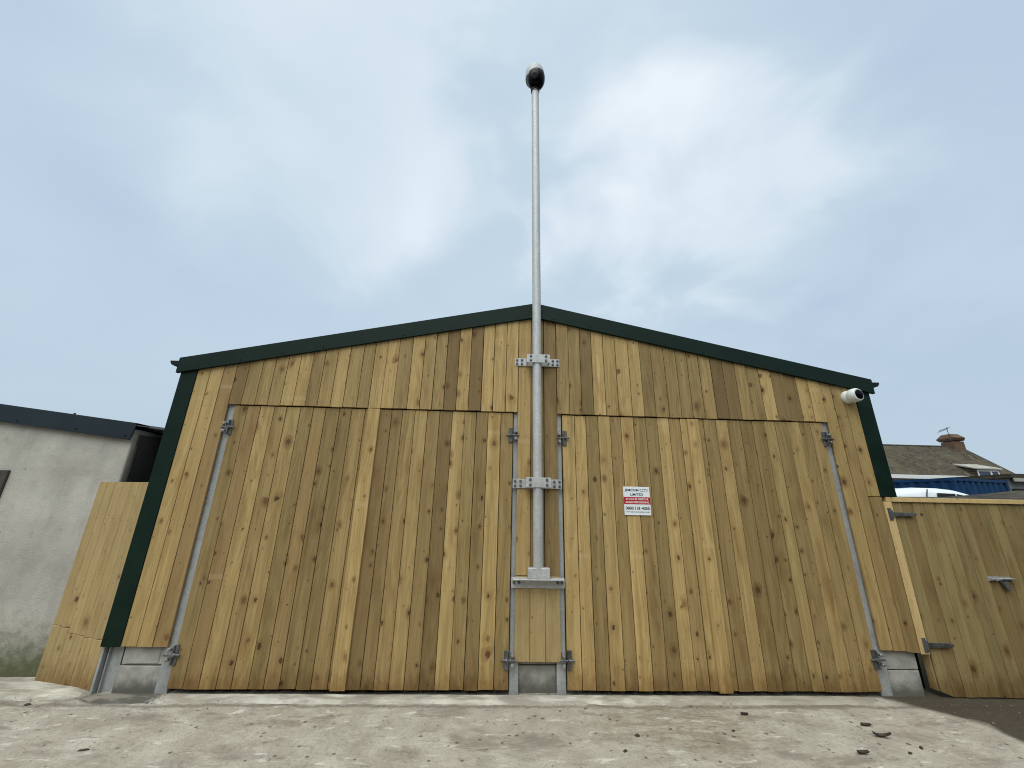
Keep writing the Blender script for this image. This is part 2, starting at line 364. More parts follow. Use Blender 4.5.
M['tyre'] = simple('tyre_rubber', (0.02, 0.02, 0.02), 0.8); M['rim'] = simple('steel_wheel', (0.35, 0.35, 0.36), 0.35, 0.6)
M['blue'] = simple('faded_blue_container_paint', (0.005, 0.034, 0.096), 0.6, 0.0, 0.45, 1.5, spec=0.2)
M['slate'] = slate_mat('mossy_slates', (0.050, 0.042, 0.034), (0.150, 0.125, 0.095), (0.105, 0.092, 0.058))
M['felt'] = slate_mat('weathered_roof_felt', (0.040, 0.035, 0.029), (0.130, 0.112, 0.092), (0.085, 0.076, 0.048))
M['lead'] = simple('pale_dormer_lead', (0.34, 0.32, 0.27), 0.7, 0.0, 0.25, 3.0)
M['upvc'] = simple('white_window_frame', (0.70, 0.70, 0.68), 0.4, 0.0, 0.04)
M['cream'] = simple('pale_house_render', (0.52, 0.50, 0.46), 0.9, 0.0, 0.12, 2.0)
M['grey'] = simple('grey_outbuilding_render', (0.22, 0.22, 0.21), 0.9, 0.0, 0.25, 2.0)
M['brick'] = brick_mat(); M['clay'] = simple('clay_pot', (0.24, 0.11, 0.06), 0.85, 0.0, 0.2)
M['debris'] = simple('dark_debris', (0.045, 0.035, 0.026), 0.9, 0.0, 0.4, 30.0)
M['stone'] = simple('grey_stone_chip', (0.22, 0.20, 0.175), 0.9, 0.0, 0.3, 30.0)

def rnd3(): return (R.random(), R.random(), R.random())
def planks(mb, x0, x1, zb, zt, y0, y1, pitch=0.147, gap=0.0068, jit=0.010, rag=0.003, edges=None, over=()):  # over: (x, look) for boards that stand out
    """vertical boards from x0 to x1; zb / zt are functions of x"""
    if edges is None:
        n = max(1, round((x1 - x0) / pitch)); w = (x1 - x0) / n
        edges = [x0] + [x0 + w * i + R.uniform(-jit, jit) for i in range(1, n)] + [x1]
    for a, b in zip(edges[:-1], edges[1:]):
        a2, b2 = a + gap * R.uniform(0.25, 0.6), b - gap * R.uniform(0.25, 0.6)
        at = rnd3()
        for (ox, oa) in over:
            if a <= ox < b: at = oa
        dy = R.uniform(-0.003, 0.003); tl = R.uniform(-0.003, 0.003)
        rb = R.uniform(-rag, rag)
        B = [(a2, y0 + dy, zb(a2) + rb), (b2, y0 + dy + tl, zb(b2) + rb), (b2, y1, zb(b2) + rb), (a2, y1, zb(a2) + rb)]
        T = [(a2, y0 + dy, zt(a2)), (b2, y0 + dy + tl, zt(b2)), (b2, y1, zt(b2)), (a2, y1, zt(a2))]
        mb.hexa(B, T, at, (a + b) / 2)
    return mb
K = lambda c: (lambda x: c)

# ================================================================== SETTING
def axis(f0, f1, step, far):
    n = int(round((f1 - f0) / step)); a = [f0 + (f1 - f0) * i / n for i in range(n + 1)]
    lo, hi, d = [], [], step
    p = f0; q = f1
    while p > -far:
        d *= 1.55; p -= d; q += d; lo.append(p); hi.append(q)
    return lo[::-1] + a + hi
xs = axis(-6.6, 6.0, 0.035, 400); ys = axis(-1.7, 0.5, 0.022, 400)
gv = []; gf = []
def ground_z(x, y):
    f = max(0.0, min(1.0, 1 - (max(0, abs(x) - 6) / 1.5))) * max(0.0, min(1.0, 1 - max(0, y - 0.3) / 0.3)) * max(0.0, min(1.0, 1 - max(0, -1.6 - y) / 1.0))
    if f <= 0: return 0.0
    n = mnoise.noise(Vector((x * 1.3, y * 1.3, 0))) * 0.006 + mnoise.noise(Vector((x * 7, y * 9, 3))) * 0.0035 + mnoise.noise(Vector((x * 22, y * 26, 5))) * 0.0018
    q = ((x - 1.15) / 0.8) ** 2 + ((y + 0.45) / 0.6) ** 2
    if q < 1: n += (1 - q) * 0.006 * math.sin(y * 46 + 3 * mnoise.noise(Vector((x * 3, y * 3, 1)))) * (0.5 + 0.5 * mnoise.noise(Vector((x * 6, y * 2, 8))))
    return f * n
for yy in ys:
    for xx in xs: gv.append((xx, yy, ground_z(xx, yy)))
W = len(xs)
for j in range(len(ys) - 1):
    for i in range(W - 1): gf.append((j * W + i, j * W + i + 1, (j + 1) * W + i + 1, (j + 1) * W + i))
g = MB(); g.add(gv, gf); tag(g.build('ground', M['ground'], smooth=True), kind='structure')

# earth bank added out of view to block low sky from doors and gate
def sm(a, b, v):
    k = max(0.0, min(1.0, (v - a) / (b - a))); return k * k * (3 - 2 * k)
bv = []; bf = []; BX, BY = 90, 70
for j in range(BY + 1):
    y = -0.4 - 22.0 * j / BY
    for i in range(BX + 1):
        x = -22 + 44.0 * i / BX
        h = max(4.9 * sm(-7.2, -10.2, y), 4.2 * sm(6.0, 7.6, x) * sm(-0.45, -1.3, y))
        n = mnoise.noise(Vector((x * .5, y * .5, 3))) * 0.5 + mnoise.noise(Vector((x * 1.7, y * 1.7, 9))) * 0.22
        bv.append((x, y, -0.06 + h * (1 + 0.28 * n)))
for j in range(BY):
    for i in range(BX):
        a = j * (BX + 1) + i; bf.append((a, a + BX + 1, a + BX + 2, a + 1))
g = MB(); g.add(bv, bf); tag(g.build('shade_bank', simple('shade_bank_earth_grass', (0.055, 0.060, 0.030), 0.95, 0.0, 0.5, 1.5, 0.6), smooth=True), kind='structure')

# rough strip of newer concrete along the foot of the doors
def sill(x0, x1, name, yb=0.02, yfront=-0.155, hz=0.016, yfun=None):
    nx = int((x1 - x0) / 0.03); ny = 9; vs = []; fs = []
    for i in range(nx + 1):
        x = x0 + (x1 - x0) * i / nx
        front = yfront + 0.028 * mnoise.noise(Vector((x * 2.2, 1, 0))) + 0.018 * mnoise.noise(Vector((x * 11, 4, 0)))
        e = min(1, (x - x0) / 0.25, (x1 - x) / 0.25)
        off = yfun(x) if yfun else 0.0
        for j in range(ny + 1):
            k = j / ny; y = front * (0.35 + 0.65 * e) * k + (1 - k) * yb + off
            zz = hz * e * min(1.0, (1 - k) * 3.2) + 0.004 * mnoise.noise(Vector((x * 9, y * 14, 2))) * (1 - k)
            if j == ny: zz = -0.012
            vs.append((x, y, zz + 0.004 if j < ny else zz))
    for i in range(nx):
        for j in range(ny):
            a = i * (ny + 1) + j; fs.append((a, a + 1, a + ny + 2, a + ny + 1))
    m = MB(); m.add(vs, fs); return tag(m.build(name, M['sill'], smooth=True), kind='structure')
sill(-4.25, 3.35, 'concrete_sill', yb=-0.012)
sill(-6.6, -4.15, 'concrete_path', yb=0.32, yfront=-0.12, hz=0.022, yfun=lambda x: 0.0)

# ================================================================== THE BARN
AX = -0.03; SL = 0.2085
fb = lambda x: 4.043 - SL * abs(x - AX)           # underside of the barge boards
barn = thing('timber_barn', 'timber clad barn with dark green steel edges and two pairs of tall board doors', 'barn', (0, 0, 0))
YF = 0.0
# doors: two leaves in each opening
def door(x0, x1, zt, edges=None, over=()):
    m = MB(); planks(m, x0, x1, K(0.05), zt, 0.002, 0.026, edges=edges, over=over)
    return m.build('door', M['larch'], barn, bevel=0.002)
zL = lambda x: 2.800; zR = lambda x: 2.790 - 0.002 * x
dA = door(-3.505, -1.865, zL); dB = door(-1.860, -0.288, zL)
dC = door(0.288, 1.850, zR, over=[(1.02, (.22, .15, .97)), (1.17, (.80, .2, .35)), (.87, (.78, .4, .3))]); dD = door(1.855, 3.458, zR)
m = MB(); m.box(-1.985, -1.842, -0.021, 0.0005, 0.047, 2.803, (0.25, 0.35, 0.93)); m.build('cover_strip', M['larch'], dA, bevel=0.003)
m = MB(); m.box(1.785, 1.922, -0.021, 0.0005, 0.040, 2.783, (0.62, 0.2, 0.9)); m.build('cover_strip', M['larch'], dD, bevel=0.003)
# gable boards above the doors, a little proud
m = MB(); planks(m, -3.580, -0.238, K(2.812), lambda x: fb(x) + 0.06, -0.014, 0.010, over=[(-1.06, (.97, .15, .22)), (-.91, (.31, .3, .9)), (-.76, (.98, .2, .30)), (-.62, (.35, .25, .97)), (-.47, (.44, .2, .85))])
m.build('gable_cladding', M['larch'], barn, bevel=0.002)
m = MB(); planks(m, 0.232, 3.524, lambda x: 2.802 - 0.0022 * x, lambda x: fb(x) + 0.06, -0.012, 0.012)
m.build('gable_cladding', M['larch'], barn, bevel=0.002)
# full height boards either side and between the doors
m = MB(); planks(m, -4.024, -3.582, K(0.395), lambda x: fb(x) + 0.06, -0.006, 0.016, jit=0.004)
m.build('side_cladding', M['larch'], barn, bevel=0.002)
m = MB(); planks(m, 3.527, 3.806, K(0.408), lambda x: fb(x) + 0.06, -0.006, 0.016, jit=0.004)
planks(m, 3.806, 3.950, K(1.934), lambda x: fb(x) + 0.06, -0.006, 0.016)
m.build('side_cladding', M['larch'], barn, bevel=0.002)
m = MB(); m.hexa([(3.800, -0.022, 0.400), (3.938, -0.022, 0.392), (3.938, 0.014, 0.392), (3.800, 0.014, 0.400)],
                 [(3.808, -0.022, 1.930), (3.945, -0.022, 1.930), (3.945, 0.014, 1.930), (3.808, 0.014, 1.930)], (0.86, 0.4, 0.35), 3.87)
m.build('corner_board', M['larch'], barn, bevel=0.003)
ce = [-0.236, -0.082, 0.074, 0.231]
m = MB(); planks(m, 0, 0, K(1.06), lambda x: fb(x) + 0.06, -0.006, 0.016, edges=ce)
m.build('centre_cladding', M['larch'], barn, bevel=0.002)
m = MB()
for a, b, at in zip(ce[:-1], ce[1:], ((0.3, 0.95, 0.8), (0.5, 0.2, 0.7), (0.1, 0.9, 0.72))): m.box(a + .002, b - .002, -0.006, 0.016, 0.288, 1.056, at)
m.build('centre_cladding', M['pale'], barn, bevel=0.002)
# steel door posts
def post(x0, x1, cut0, cut1, y=0.03):
    m = MB(); m.box(x0, x1, y, y + 0.09, 0.0, 2.86)
    return m.build('door_post', M['galvpost'], barn, bevel=0.006, seg=2)
post(-3.630, -3.512, 0, 0, 0.028); post(-0.283, -0.190, 0, 0); post(0.190, 0.283, 0, 0); post(3.464, 3.580, 0, 0, 0.028)
# block plinths
def blocks(rows, y, depth=0.1):
    m = MB()
    for (x0, x1, z0, z1) in rows: m.box(x0, x1, y, y + depth, z0, z1)
    return m.build('block_plinth', M['block'], barn, bevel=0.007, seg=2)
blocks([(-4.03, -3.632, -0.02, 0.222), (-4.01, -3.632, 0.232, 0.44)], 0.040)
m = MB(); m.box(-3.965, -3.665, 0.0345, 0.040, 0.245, 0.39); m.build('block_face', M['block'], barn, bevel=0.003)
blocks([(-0.188, 0.188, -0.02, 0.235), (-0.188, 0.188, 0.243, 0.45)], 0.075)
blocks([(3.582, 3.925, -0.02, 0.222), (3.582, 3.925, 0.230, 0.44)], 0.040)
# steel column foot at the left corner (a channel)
m = MB(); m.box(-4.185, -4.172, 0.0, 0.14, -0.02, 0.40); m.box(-4.172, -4.035, 0.060, 0.07, -0.02, 0.40); m.box(-4.150, -4.140, 0.03, 0.06, -0.02, 0.40); m.box(-4.205, -4.187, 0.012, 0.03, -0.02, 0.40)
m.build('corner_column', M['galvpost'], barn, bevel=0.002)
# green corner flashings
m = MB(); m.box(-4.206, -4.022, -0.016, -0.007, 0.392, 3.26); m.box(-4.206, -4.197, -0.007, 0.22, 0.392, 3.26)
m.build('corner_flashing', M['green'], barn, bevel=0.003)
m = MB(); m.box(3.948, 4.140, -0.016, -0.007, 1.933, 3.24); m.box(4.131, 4.140, -0.007, 0.22, 1.933, 3.24)
m.build('corner_flashing', M['green'], barn, bevel=0.003)
# barge flashings, one per slope
ft = lambda x: 4.245 - 0.2125 * abs(x - AX)
def barge(xa, xb):
    m = MB(); lo, hi = min(xa, xb), max(xa, xb)
    for y0, y1, za, zb_ in ((-0.045, -0.034, fb, ft),):
        m.hexa([(lo, y0, fb(lo)), (hi, y0, fb(hi)), (hi, y1, fb(hi)), (lo, y1, fb(lo))], [(lo, y0, ft(lo)), (hi, y0, ft(hi)), (hi, y1, ft(hi)), (lo, y1, ft(lo))])
    m.hexa([(lo, -0.034, fb(lo)), (hi, -0.034, fb(hi)), (hi, -0.007, fb(hi)), (lo, -0.007, fb(lo))], [(lo, -0.034, fb(lo) + .004), (hi, -0.034, fb(hi) + .004), (hi, -0.007, fb(hi) + .004), (lo, -0.007, fb(lo) + .004)])
    m.hexa([(lo, -0.034, ft(lo) - .01), (hi, -0.034, ft(hi) - .01), (hi, 0.16, ft(hi) - .01), (lo, 0.16, ft(lo) - .01)], [(lo, -0.034, ft(lo)), (hi, -0.034, ft(hi)), (hi, 0.16, ft(hi)), (lo, 0.16, ft(lo))])
    o = m.build('barge_flashing', M['green'], barn, bevel=0.003)
    s = MB(); n = 9
    for i in range(n):
        x = lo + (hi - lo) * (i + 0.5) / n
        s.cyl((x, -0.045, fb(x) + 0.035), (x, -0.051, fb(x) + 0.035), 0.009, 0.006, 8)
    s.build_each('screw_head', M['black'], o)
barge(-4.245, AX - 0.0015); barge(AX + 0.0015, 4.19)
# roof: profiled sheets with ribs running down each slope
def roof(sign):
    m = MB(); ex = 4.27; prof = []
    y = 0.165
    while y < 14:
        prof += [(y, 0), (y + 0.16, 0), (y + 0.175, 0.03), (y + 0.225, 0.03)]; y += 0.24
    z0 = lambda x: 4.215 - 0.2125 * abs(x - AX)
    xa, xb = AX, AX + sign * ex
    vs = []; fs = []
    for (yy, h) in prof: vs += [(xa, yy, z0(xa) + h), (xb, yy, z0(xb) + h), (xa, yy, z0(xa) + h - 0.012), (xb, yy, z0(xb) + h - 0.012)]
    for i in range(len(prof) - 1):
        a = i * 4; b = a + 4
        fs += [(a, a + 1, b + 1, b), (a + 2, b + 2, b + 3, a + 3), (a + 1, a + 3, b + 3, b + 1)]
    fs += [(0, 2, 3, 1)]
    m.add(vs, fs); m.build('roof_sheet', M['green'], barn)
roof(-1); roof(1)
# side and rear walls with sheeting
for xx, s in ((-4.19, 1), (4.10, 1)):
    m = MB(); m.box(xx, xx + 0.03, 0.225, 14.0, 0.0, 3.24)
    m.build('side_wall', M['green'], barn)
m = MB(); m.prism([(-4.15, 0), (4.09, 0), (4.09, 3.24), (AX, 4.10), (-4.15, 3.24)], 13.95, 14.0); m.build('rear_wall', M['green'], barn)
m = MB(); m.box(-4.15, 4.09, 0.24, 0.25, 0.0, 3.2); m.prism([(-4.15, 3.2), (4.09, 3.2), (AX, 4.06)], 0.24, 0.25); m.build('added_dark_backing', M['inside'], barn)  # added dark sheet standing in for the unlit interior behind the gaps
# gutters
for xx, s in ((-4.245, -1), (4.19, 1)):
    m = MB(); n = 10; pts = []
    for i in range(n + 1):
        a = math.pi * i / n; pts.append((xx + s * (0.062 - 0.062 * math.cos(a)), 3.322 - 0.062 * math.sin(a) * 1.0))
    vs = [(x, -0.01, z) for x, z in pts] + [(x, 14.0, z) for x, z in pts]
    fs = [tuple(range(n + 1))] + [(i, i + 1, n + 2 + i, n + 1 + i) for i in range(n)] + [tuple(range(2 * n + 1, n, -1))]
    m.add(vs, fs); m.build('gutter', M['black'], barn)
# hinges: strap plate on the leaf, pin across, two nuts on the post
def hinge(parent, xpost, z, s):
    """s = direction from post towards the leaf"""
    m = MB()
    m.box(min(xpost + s * 0.028, xpost + s * 0.075), max(xpost + s * 0.028, xpost + s * 0.075), -0.012, 0.001, z - 0.085, z + 0.085)
    m.box(min(xpost + s * 0.034, xpost + s * 0.042), max(xpost + s * 0.034, xpost + s * 0.042), -0.034, -0.012, z - 0.08, z + 0.08)
    m.cyl((xpost - s * 0.045, -0.02, z), (xpost + s * 0.105, -0.02, z), 0.010, n=10)
    m.cyl((xpost + s * 0.044, -0.02, z), (xpost + s * 0.062, -0.02, z), 0.019, n=6)
    o = m.build('hinge', M['galvdark'], parent, bevel=0.0015)
    for dz in (-0.040, 0.046):
        b = MB(); b.cyl((xpost - s * 0.008, -0.030, z + dz), (xpost - s * 0.008, 0.030, z + dz), 0.017, 0.017, 12)
        b.cyl((xpost - s * 0.008, -0.046, z + dz), (xpost - s * 0.008, -0.030, z + dz), 0.011, 0.011, 6)
        b.build('hinge_bolt', M['bolt'], o)
hinge(dA, -3.548, 2.545, 1); hinge(dA, -3.545, 0.330, 1)
hinge(dB, -0.262, 2.535, -1); hinge(dB, -0.262, 0.305, -1)
hinge(dC, 0.262, 2.515, 1); hinge(dC, 0.262, 0.305, 1)
hinge(dD, 3.497, 2.585, -1); hinge(dD, 3.497, 0.330, -1)

# ================================================================== CCTV MAST
mast = thing('camera_mast', 'tall galvanised steel pole bracketed to the middle of the barn front', 'pole', (0.0, -0.075, 0.95))
mo = Vector((0.0, -0.075, 0.95))
def L(p): return (p[0] - mo.x, p[1] - mo.y, p[2] - mo.z)
m = MB(); m.cyl(L((-0.003, -0.078, 1.07)), L((-0.040, -0.078, 7.93)), 0.0525, 0.0560, 28); m.build('pole', M['galv'], mast, smooth=True)
m = MB(); m.cyl(L((-0.040, -0.078, 7.93)), L((-0.040, -0.078, 7.955)), 0.059, 0.059, 24); m.build('pole_cap', M['galvdark'], mast, smooth=True)
bolt = MB(); bolt.cyl((0, 0, 0), (0, -0.008, 0), 0.0145, n=14); bolt.cyl((0, -0.008, 0), (0, -0.018, 0), 0.0095, n=6)
bproto = None
def put_bolt(parent, p):
    global bproto
    if bproto is None:
        bproto = bolt.build('bolt', M['galvdark'], parent); o = bproto
    else:
        o = bproto.copy(); COL.objects.link(o); o.parent = parent
    o.location = L(p)
def clamp(zc, lean):
    m = MB()
    x0, x1 = -0.283, 0.268
    m.box(*[a - b for a, b in ((x0, mo.x), (-0.135, mo.x))], -0.022 - mo.y, -0.0085 - mo.y, zc - 0.062 - mo.z, zc + 0.038 - mo.z)
    m.box(0.130 - mo.x, x1 - mo.x, -0.022 - mo.y, -0.0085 - mo.y, zc - 0.062 - mo.z, zc + 0.038 - mo.z)
    m.box(-0.135, 0.130, -0.0225 - mo.y, -0.0095 - mo.y, zc - 0.062 - mo.z, zc + 0.038 - mo.z)
    # side cheeks and front plate round the pole
    m.box(-0.140, -0.128, -0.128 - mo.y, -0.0225 - mo.y, zc - 0.055 - mo.z, zc + 0.045 - mo.z)
    m.box(0.120, 0.132, -0.128 - mo.y, -0.0225 - mo.y, zc - 0.055 - mo.z, zc + 0.045 - mo.z)
    o = m.build('clamp_bracket', M['galv'], mast, bevel=0.002)
    f = MB(); f.box(-0.142, 0.134, -0.140 - mo.y, -0.1285 - mo.y, zc - 0.056 - mo.z, zc + 0.050 - mo.z)
    f.build('front_plate', M['galv'], o, bevel=0.002)
    for bx in (-0.255, -0.195, 0.185, 0.243):
        for bz in (-0.036, 0.014): put_bolt(o, (bx, -0.0225, zc + bz))
    for bx in (-0.095, 0.088):
        for bz in (-0.030, 0.026): put_bolt(o, (bx, -0.1405, zc + bz))
clamp(3.452, 0); clamp(2.005, 0)
m = MB(); m.box(-0.278, 0.278, -0.020 - mo.y, -0.0085 - mo.y, 0.945 - mo.z, 1.046 - mo.z)
m.box(-0.262, 0.262, -0.130 - mo.y, -0.020 - mo.y, 1.034 - mo.z, 1.046 - mo.z)
fo = m.build('foot_bracket', M['galv'], mast, bevel=0.003)
for bx in (-0.252, -0.198, 0.205, 0.250): put_bolt(fo, (bx, -0.0205, 0.998))
m = MB(); m.box(-0.112, 0.112, -0.128 - mo.y, -0.030 - mo.y, 1.047 - mo.z, 1.150 - mo.z); m.build('foot_socket', M['galv'], mast, bevel=0.006, seg=2)

# dome camera on top of the mast
ptz = thing('dome_camera', 'dark ball shaped security camera with pale cap on top of the tall pole', 'security camera', (-0.041, -0.078, 7.957))
m = MB(); m.lathe([(0.050, 0), (0.068, 0.004), (0.068, 0.022), (0.036, 0.034), (0.036, 0.07), (0.05, 0.08)]); m.build('neck', M['black'], ptz, smooth=True)
m = MB(); m.lathe([(0.02, 0.058), (0.062, 0.070), (0.096, 0.095), (0.120, 0.130), (0.136, 0.18), (0.140, 0.24), (0.137, 0.285), (0.11, 0.30)], (0.012, -0.035, 0.0)); m.build('dome', M['lens'], ptz, smooth=True)
m = MB(); m.lathe([(0.128, 0.26), (0.147, 0.262), (0.150, 0.30), (0.147, 0.42), (0.128, 0.475), (0.085, 0.505), (0.03, 0.515)], (-0.005, 0.005, 0.0)); m.build('cap', M['greyp'], ptz, smooth=True)
ld = Vector((-0.25, -0.85, -0.35)).normalized()
m = MB(); m.lathe([(0.055, 0), (0.062, 0.008), (0.050, 0.016), (0.02, 0.012)], Vector((0.012, -0.035, 0.19)) + ld * 0.124, ld); m.build('lens', M['black'], ptz, smooth=True)
# white turret camera under the right eaves
tur = thing('turret_camera', 'small white turret camera under the right eaves corner of the barn', 'security camera', (3.845, -0.008, 3.112))
dv = Vector((0.16, -0.97, 0.02)).normalized()
tur.scale = (1.18, 1.18, 1.18)
m = MB(); m.lathe([(0.066, 0), (0.068, 0.012), (0.060, 0.045), (0.05, 0.055)], (0, 0, 0), (0, -1, 0)); m.build('base', M['whitep'], tur, smooth=True)
hd = Vector((0.004, -0.045, 0.0))
m = MB(); m.lathe([(0.03, -0.03), (0.055, -0.015), (0.068, 0.01), (0.071, 0.04), (0.069, 0.068), (0.061, 0.080), (0.050, 0.082)], hd, dv); m.build('housing', M['whitep'], tur, smooth=True)
m = MB(); m.lathe([(0.050, 0.0825), (0.050, 0.086), (0.042, 0.093), (0.02, 0.097)], hd, dv); m.build('lens', M['lens'], tur, smooth=True)

# ================================================================== SIGN
sg = thing('warning_sign', 'white and red camera warning sign screwed to the right hand barn door', 'sign', (1.112, -0.001, 1.833))
m = MB(); m.box(-0.149, 0.149, -0.0065, 0.0, -0.152, 0.152); m.build('board', M['signw'], sg, bevel=0.0015)
m = MB(); m.box(-0.149, 0.149, -0.0080, -0.0067, -0.036, 0.040); m.build('red_band', M['signr'], sg)
def text(body, w, h, x, z, mat, bold=0.0, name='lettering', y=-0.0085):
    cu = bpy.data.curves.new(name, 'FONT'); cu.body = body; cu.size = 1.0; cu.offset = bold
    cu.align_x = 'CENTER'; cu.align_y = 'CENTER'; cu.extrude = 0.004
    o = bpy.data.objects.new(name, cu); COL.objects.link(o)
    dg = bpy.context.evaluated_depsgraph_get(); dg.update()
    me = bpy.data.meshes.new_from_object(o.evaluated_get(dg))
    bpy.data.objects.remove(o); bpy.data.curves.remove(cu)
    xsn = [v.co.x for v in me.vertices]; ysn = [v.co.y for v in me.vertices]
    cx = (min(xsn) + max(xsn)) / 2; cz = (min(ysn) + max(ysn)) / 2
    sx = w / (max(xsn) - min(xsn)); sy = h / (max(ysn) - min(ysn))
    for v in me.vertices:
        a, b, c = v.co; v.co = ((a - cx) * sx + x, y - c * 0.1, (b - cz) * sy + z)
    me.materials.clear(); me.materials.append(mat); me.name = name
    t = bpy.data.objects.new(name, me); COL.objects.link(t); t.parent = sg
    return t
text('JEMCOM', 0.158, 0.031, -0.055, 0.112, M['inkb'], 0.022, y=-0.0075)
text('CCTV', 0.092, 0.030, 0.084, 0.112, M['inkb'], 0.004, y=-0.0075)
text('LIMITED', 0.145, 0.026, 0.0, 0.068, M['inkb'], 0.012, y=-0.0075)
text('24 HOUR VIDEO &', 0.255, 0.021, 0.0, 0.019, M['inkw'], 0.02)
text('AUDIO RECORDING', 0.268, 0.021, 0.0, -0.015, M['inkw'], 0.02)
text('0800', 0.090, 0.032, -0.090, -0.078, M['ink'], 0.022, y=-0.0075)
text('118', 0.058, 0.032, 0.0, -0.078, M['ink'], 0.022, y=-0.0075)
text('4055', 0.090, 0.032, 0.090, -0.078, M['ink'], 0.022, y=-0.0075)
text('www.jemcomcctv.co.uk', 0.270, 0.017, 0.0, -0.118, M['ink'], 0.012, y=-0.0075)

# ================================================================== LEFT: rendered shed and fence panel
shed = thing('rendered_shed', 'grey rendered low building left of the barn with a slate blue roof edge', 'shed', (-6.5, 0.32, 0))
so = Vector((-6.5, 0.32, 0))
zt = lambda x: 2.612 - 0.1155 * (x + 4.766)
m = MB(); m.box(-4.812 - so.x, -4.790 - so.x, 0.055, 4.45, -0.05, 2.49); m.build('side_wall', simple('shade_toned_side_wall', (0.050, 0.048, 0.046), 0.95, 0.0, 0.35, 3.0), shed)  # deep shade of the gap put into this wall's dark colour
m = MB(); x0, x1 = -10.5, -4.815
nw = 60; vs = []
m.hexa([(x0 - so.x, 0, -0.1), (x1 - so.x, 0, -0.1), (x1 - so.x, 4.5, -0.1), (x0 - so.x, 4.5, -0.1)],
       [(x0 - so.x, 0, zt(x0) - 0.07), (x1 - so.x, 0, zt(x1) - 0.07), (x1 - so.x, 4.5, zt(x1) - 0.07), (x0 - so.x, 4.5, zt(x0) - 0.07)])
m.build('wall', M['render'], shed, bevel=0.02, seg=3)
m = MB()
for (xa, xb) in ((-10.5, -4.775),):
    m.hexa([(xa - so.x, -0.055, zt(xa) - .205), (xb - so.x - .028, -0.055, zt(xb) - .205), (xb - so.x - .028, -0.043, zt(xb) - .205), (xa - so.x, -0.043, zt(xa) - .205)],
           [(xa - so.x, -0.055, zt(xa)), (xb - so.x, -0.055, zt(xb)), (xb - so.x, -0.043, zt(xb)), (xa - so.x, -0.043, zt(xa))])
    m.hexa([(xa - so.x, -0.043, zt(xa) - .012), (xb - so.x, -0.043, zt(xb) - .012), (xb - so.x, 0.12, zt(xb) - .012), (xa - so.x, 0.12, zt(xa) - .012)],
           [(xa - so.x, -0.043, zt(xa)), (xb - so.x, -0.043, zt(xb)), (xb - so.x, 0.12, zt(xb)), (xa - so.x, 0.12, zt(xa))])
fl = m.build('roof_flashing', M['slatesteel'], shed, bevel=0.003)
s = MB()
for xx in (-9.0, -8.1, -7.3, -6.6, -6.15, -5.45, -4.87):
    s.cyl((xx - so.x, -0.055, zt(xx) - .165), (xx - so.x, -0.062, zt(xx) - .165), 0.011, 0.008, 8)
for xx in (-5.62, -7.0): s.cyl((xx - so.x, 0.03, zt(xx)), (xx - so.x, 0.03, zt(xx) + 0.02), 0.016, 0.010, 8)
s.build_each('screw_head', M['black'], fl)
m = MB(); vs = []; fs = []; n = 240
for i in range(n + 1):
    y = 0.125 + 4.6 * i / n; h = 0.030 * math.sin(y * 2 * math.pi / 0.125)
    for xx in (-10.5, -4.58):
        vs += [(xx - so.x, y, zt(xx) - 0.022 + h), (xx - so.x, y, zt(xx) - 0.030 + h)]
for i in range(n):
    a = i * 4; b = a + 4
    fs += [(a, a + 2, b + 2, b), (a + 1, b + 1, b + 3, a + 3), (a + 2, a + 3, b + 3, b + 2)]
m.add(vs, fs); m.build('corrugated_roof', M['corr'], shed, smooth=True)
m = MB()
wx0, wx1, wz0, wz1 = -7.15 - so.x, -6.055 - so.x, 1.15, 2.035
m.box(wx0, wx0 + .07, -0.03, 0.03, wz0, wz1); m.box(wx1 - .07, wx1, -0.03, 0.03, wz0, wz1)
m.box(wx0 + .0705, wx1 - .0705, -0.03, 0.03, wz1 - .06, wz1); m.box(wx0 + .0705, wx1 - .0705, -0.03, 0.03, wz0, wz0 + .06)
wf = m.build('window', M['frame'], shed, bevel=0.004)
m = MB(); m.box(wx0 + .0705, wx1 - .0705, -0.012, -0.004, wz0 + .0605, wz1 - .0605); m.build('pane', M['pane'], wf)

# fence panel of tongued boards closing the gap
fa = Vector((-4.955, 0.245, 0)); fbv = Vector((-4.238, 0.055, 0)); dirv = fbv - fa; ang = math.atan2(dirv.y, dirv.x); ln = dirv.length
fp = thing('fence_panel', 'narrow pale timber panel between the grey shed and barn', 'fence panel', fa, rotz=ang)
ed = [0.0, 0.118, 0.238, 0.352, 0.470, 0.585, ln]
cutz = [0.505, 0.492, 0.448, 0.442, 0.430, 0.425]
looks = [(R.random() * 0.7, R.random(), R.uniform(0.4, 0.9)) for _ in cutz]
up = MB(); lo_ = MB()
for i, (a, b) in enumerate(zip(ed[:-1], ed[1:])):
    up.box(a + .001, b - .001, 0.0, 0.035, cutz[i] + 0.0015, 1.925, looks[i])
    lo_.box(a + .001, b - .001, -0.002, 0.035, -0.02, cutz[i] - 0.0015, (looks[i][0], (looks[i][1] + 0.3) % 1.0, looks[i][2] - 0.12))
up.build('boards', M['pale'], fp, bevel=0.003)
lo_.build('foot_boards', M['pale'], fp, bevel=0.003)
m = MB(); m.box(0.02, ln - 0.01, 0.036, 0.08, 0.25, 0.33); m.box(0.02, ln - 0.01, 0.036, 0.08, 1.6, 1.68); m.build_each('rail', M['raw'], fp)

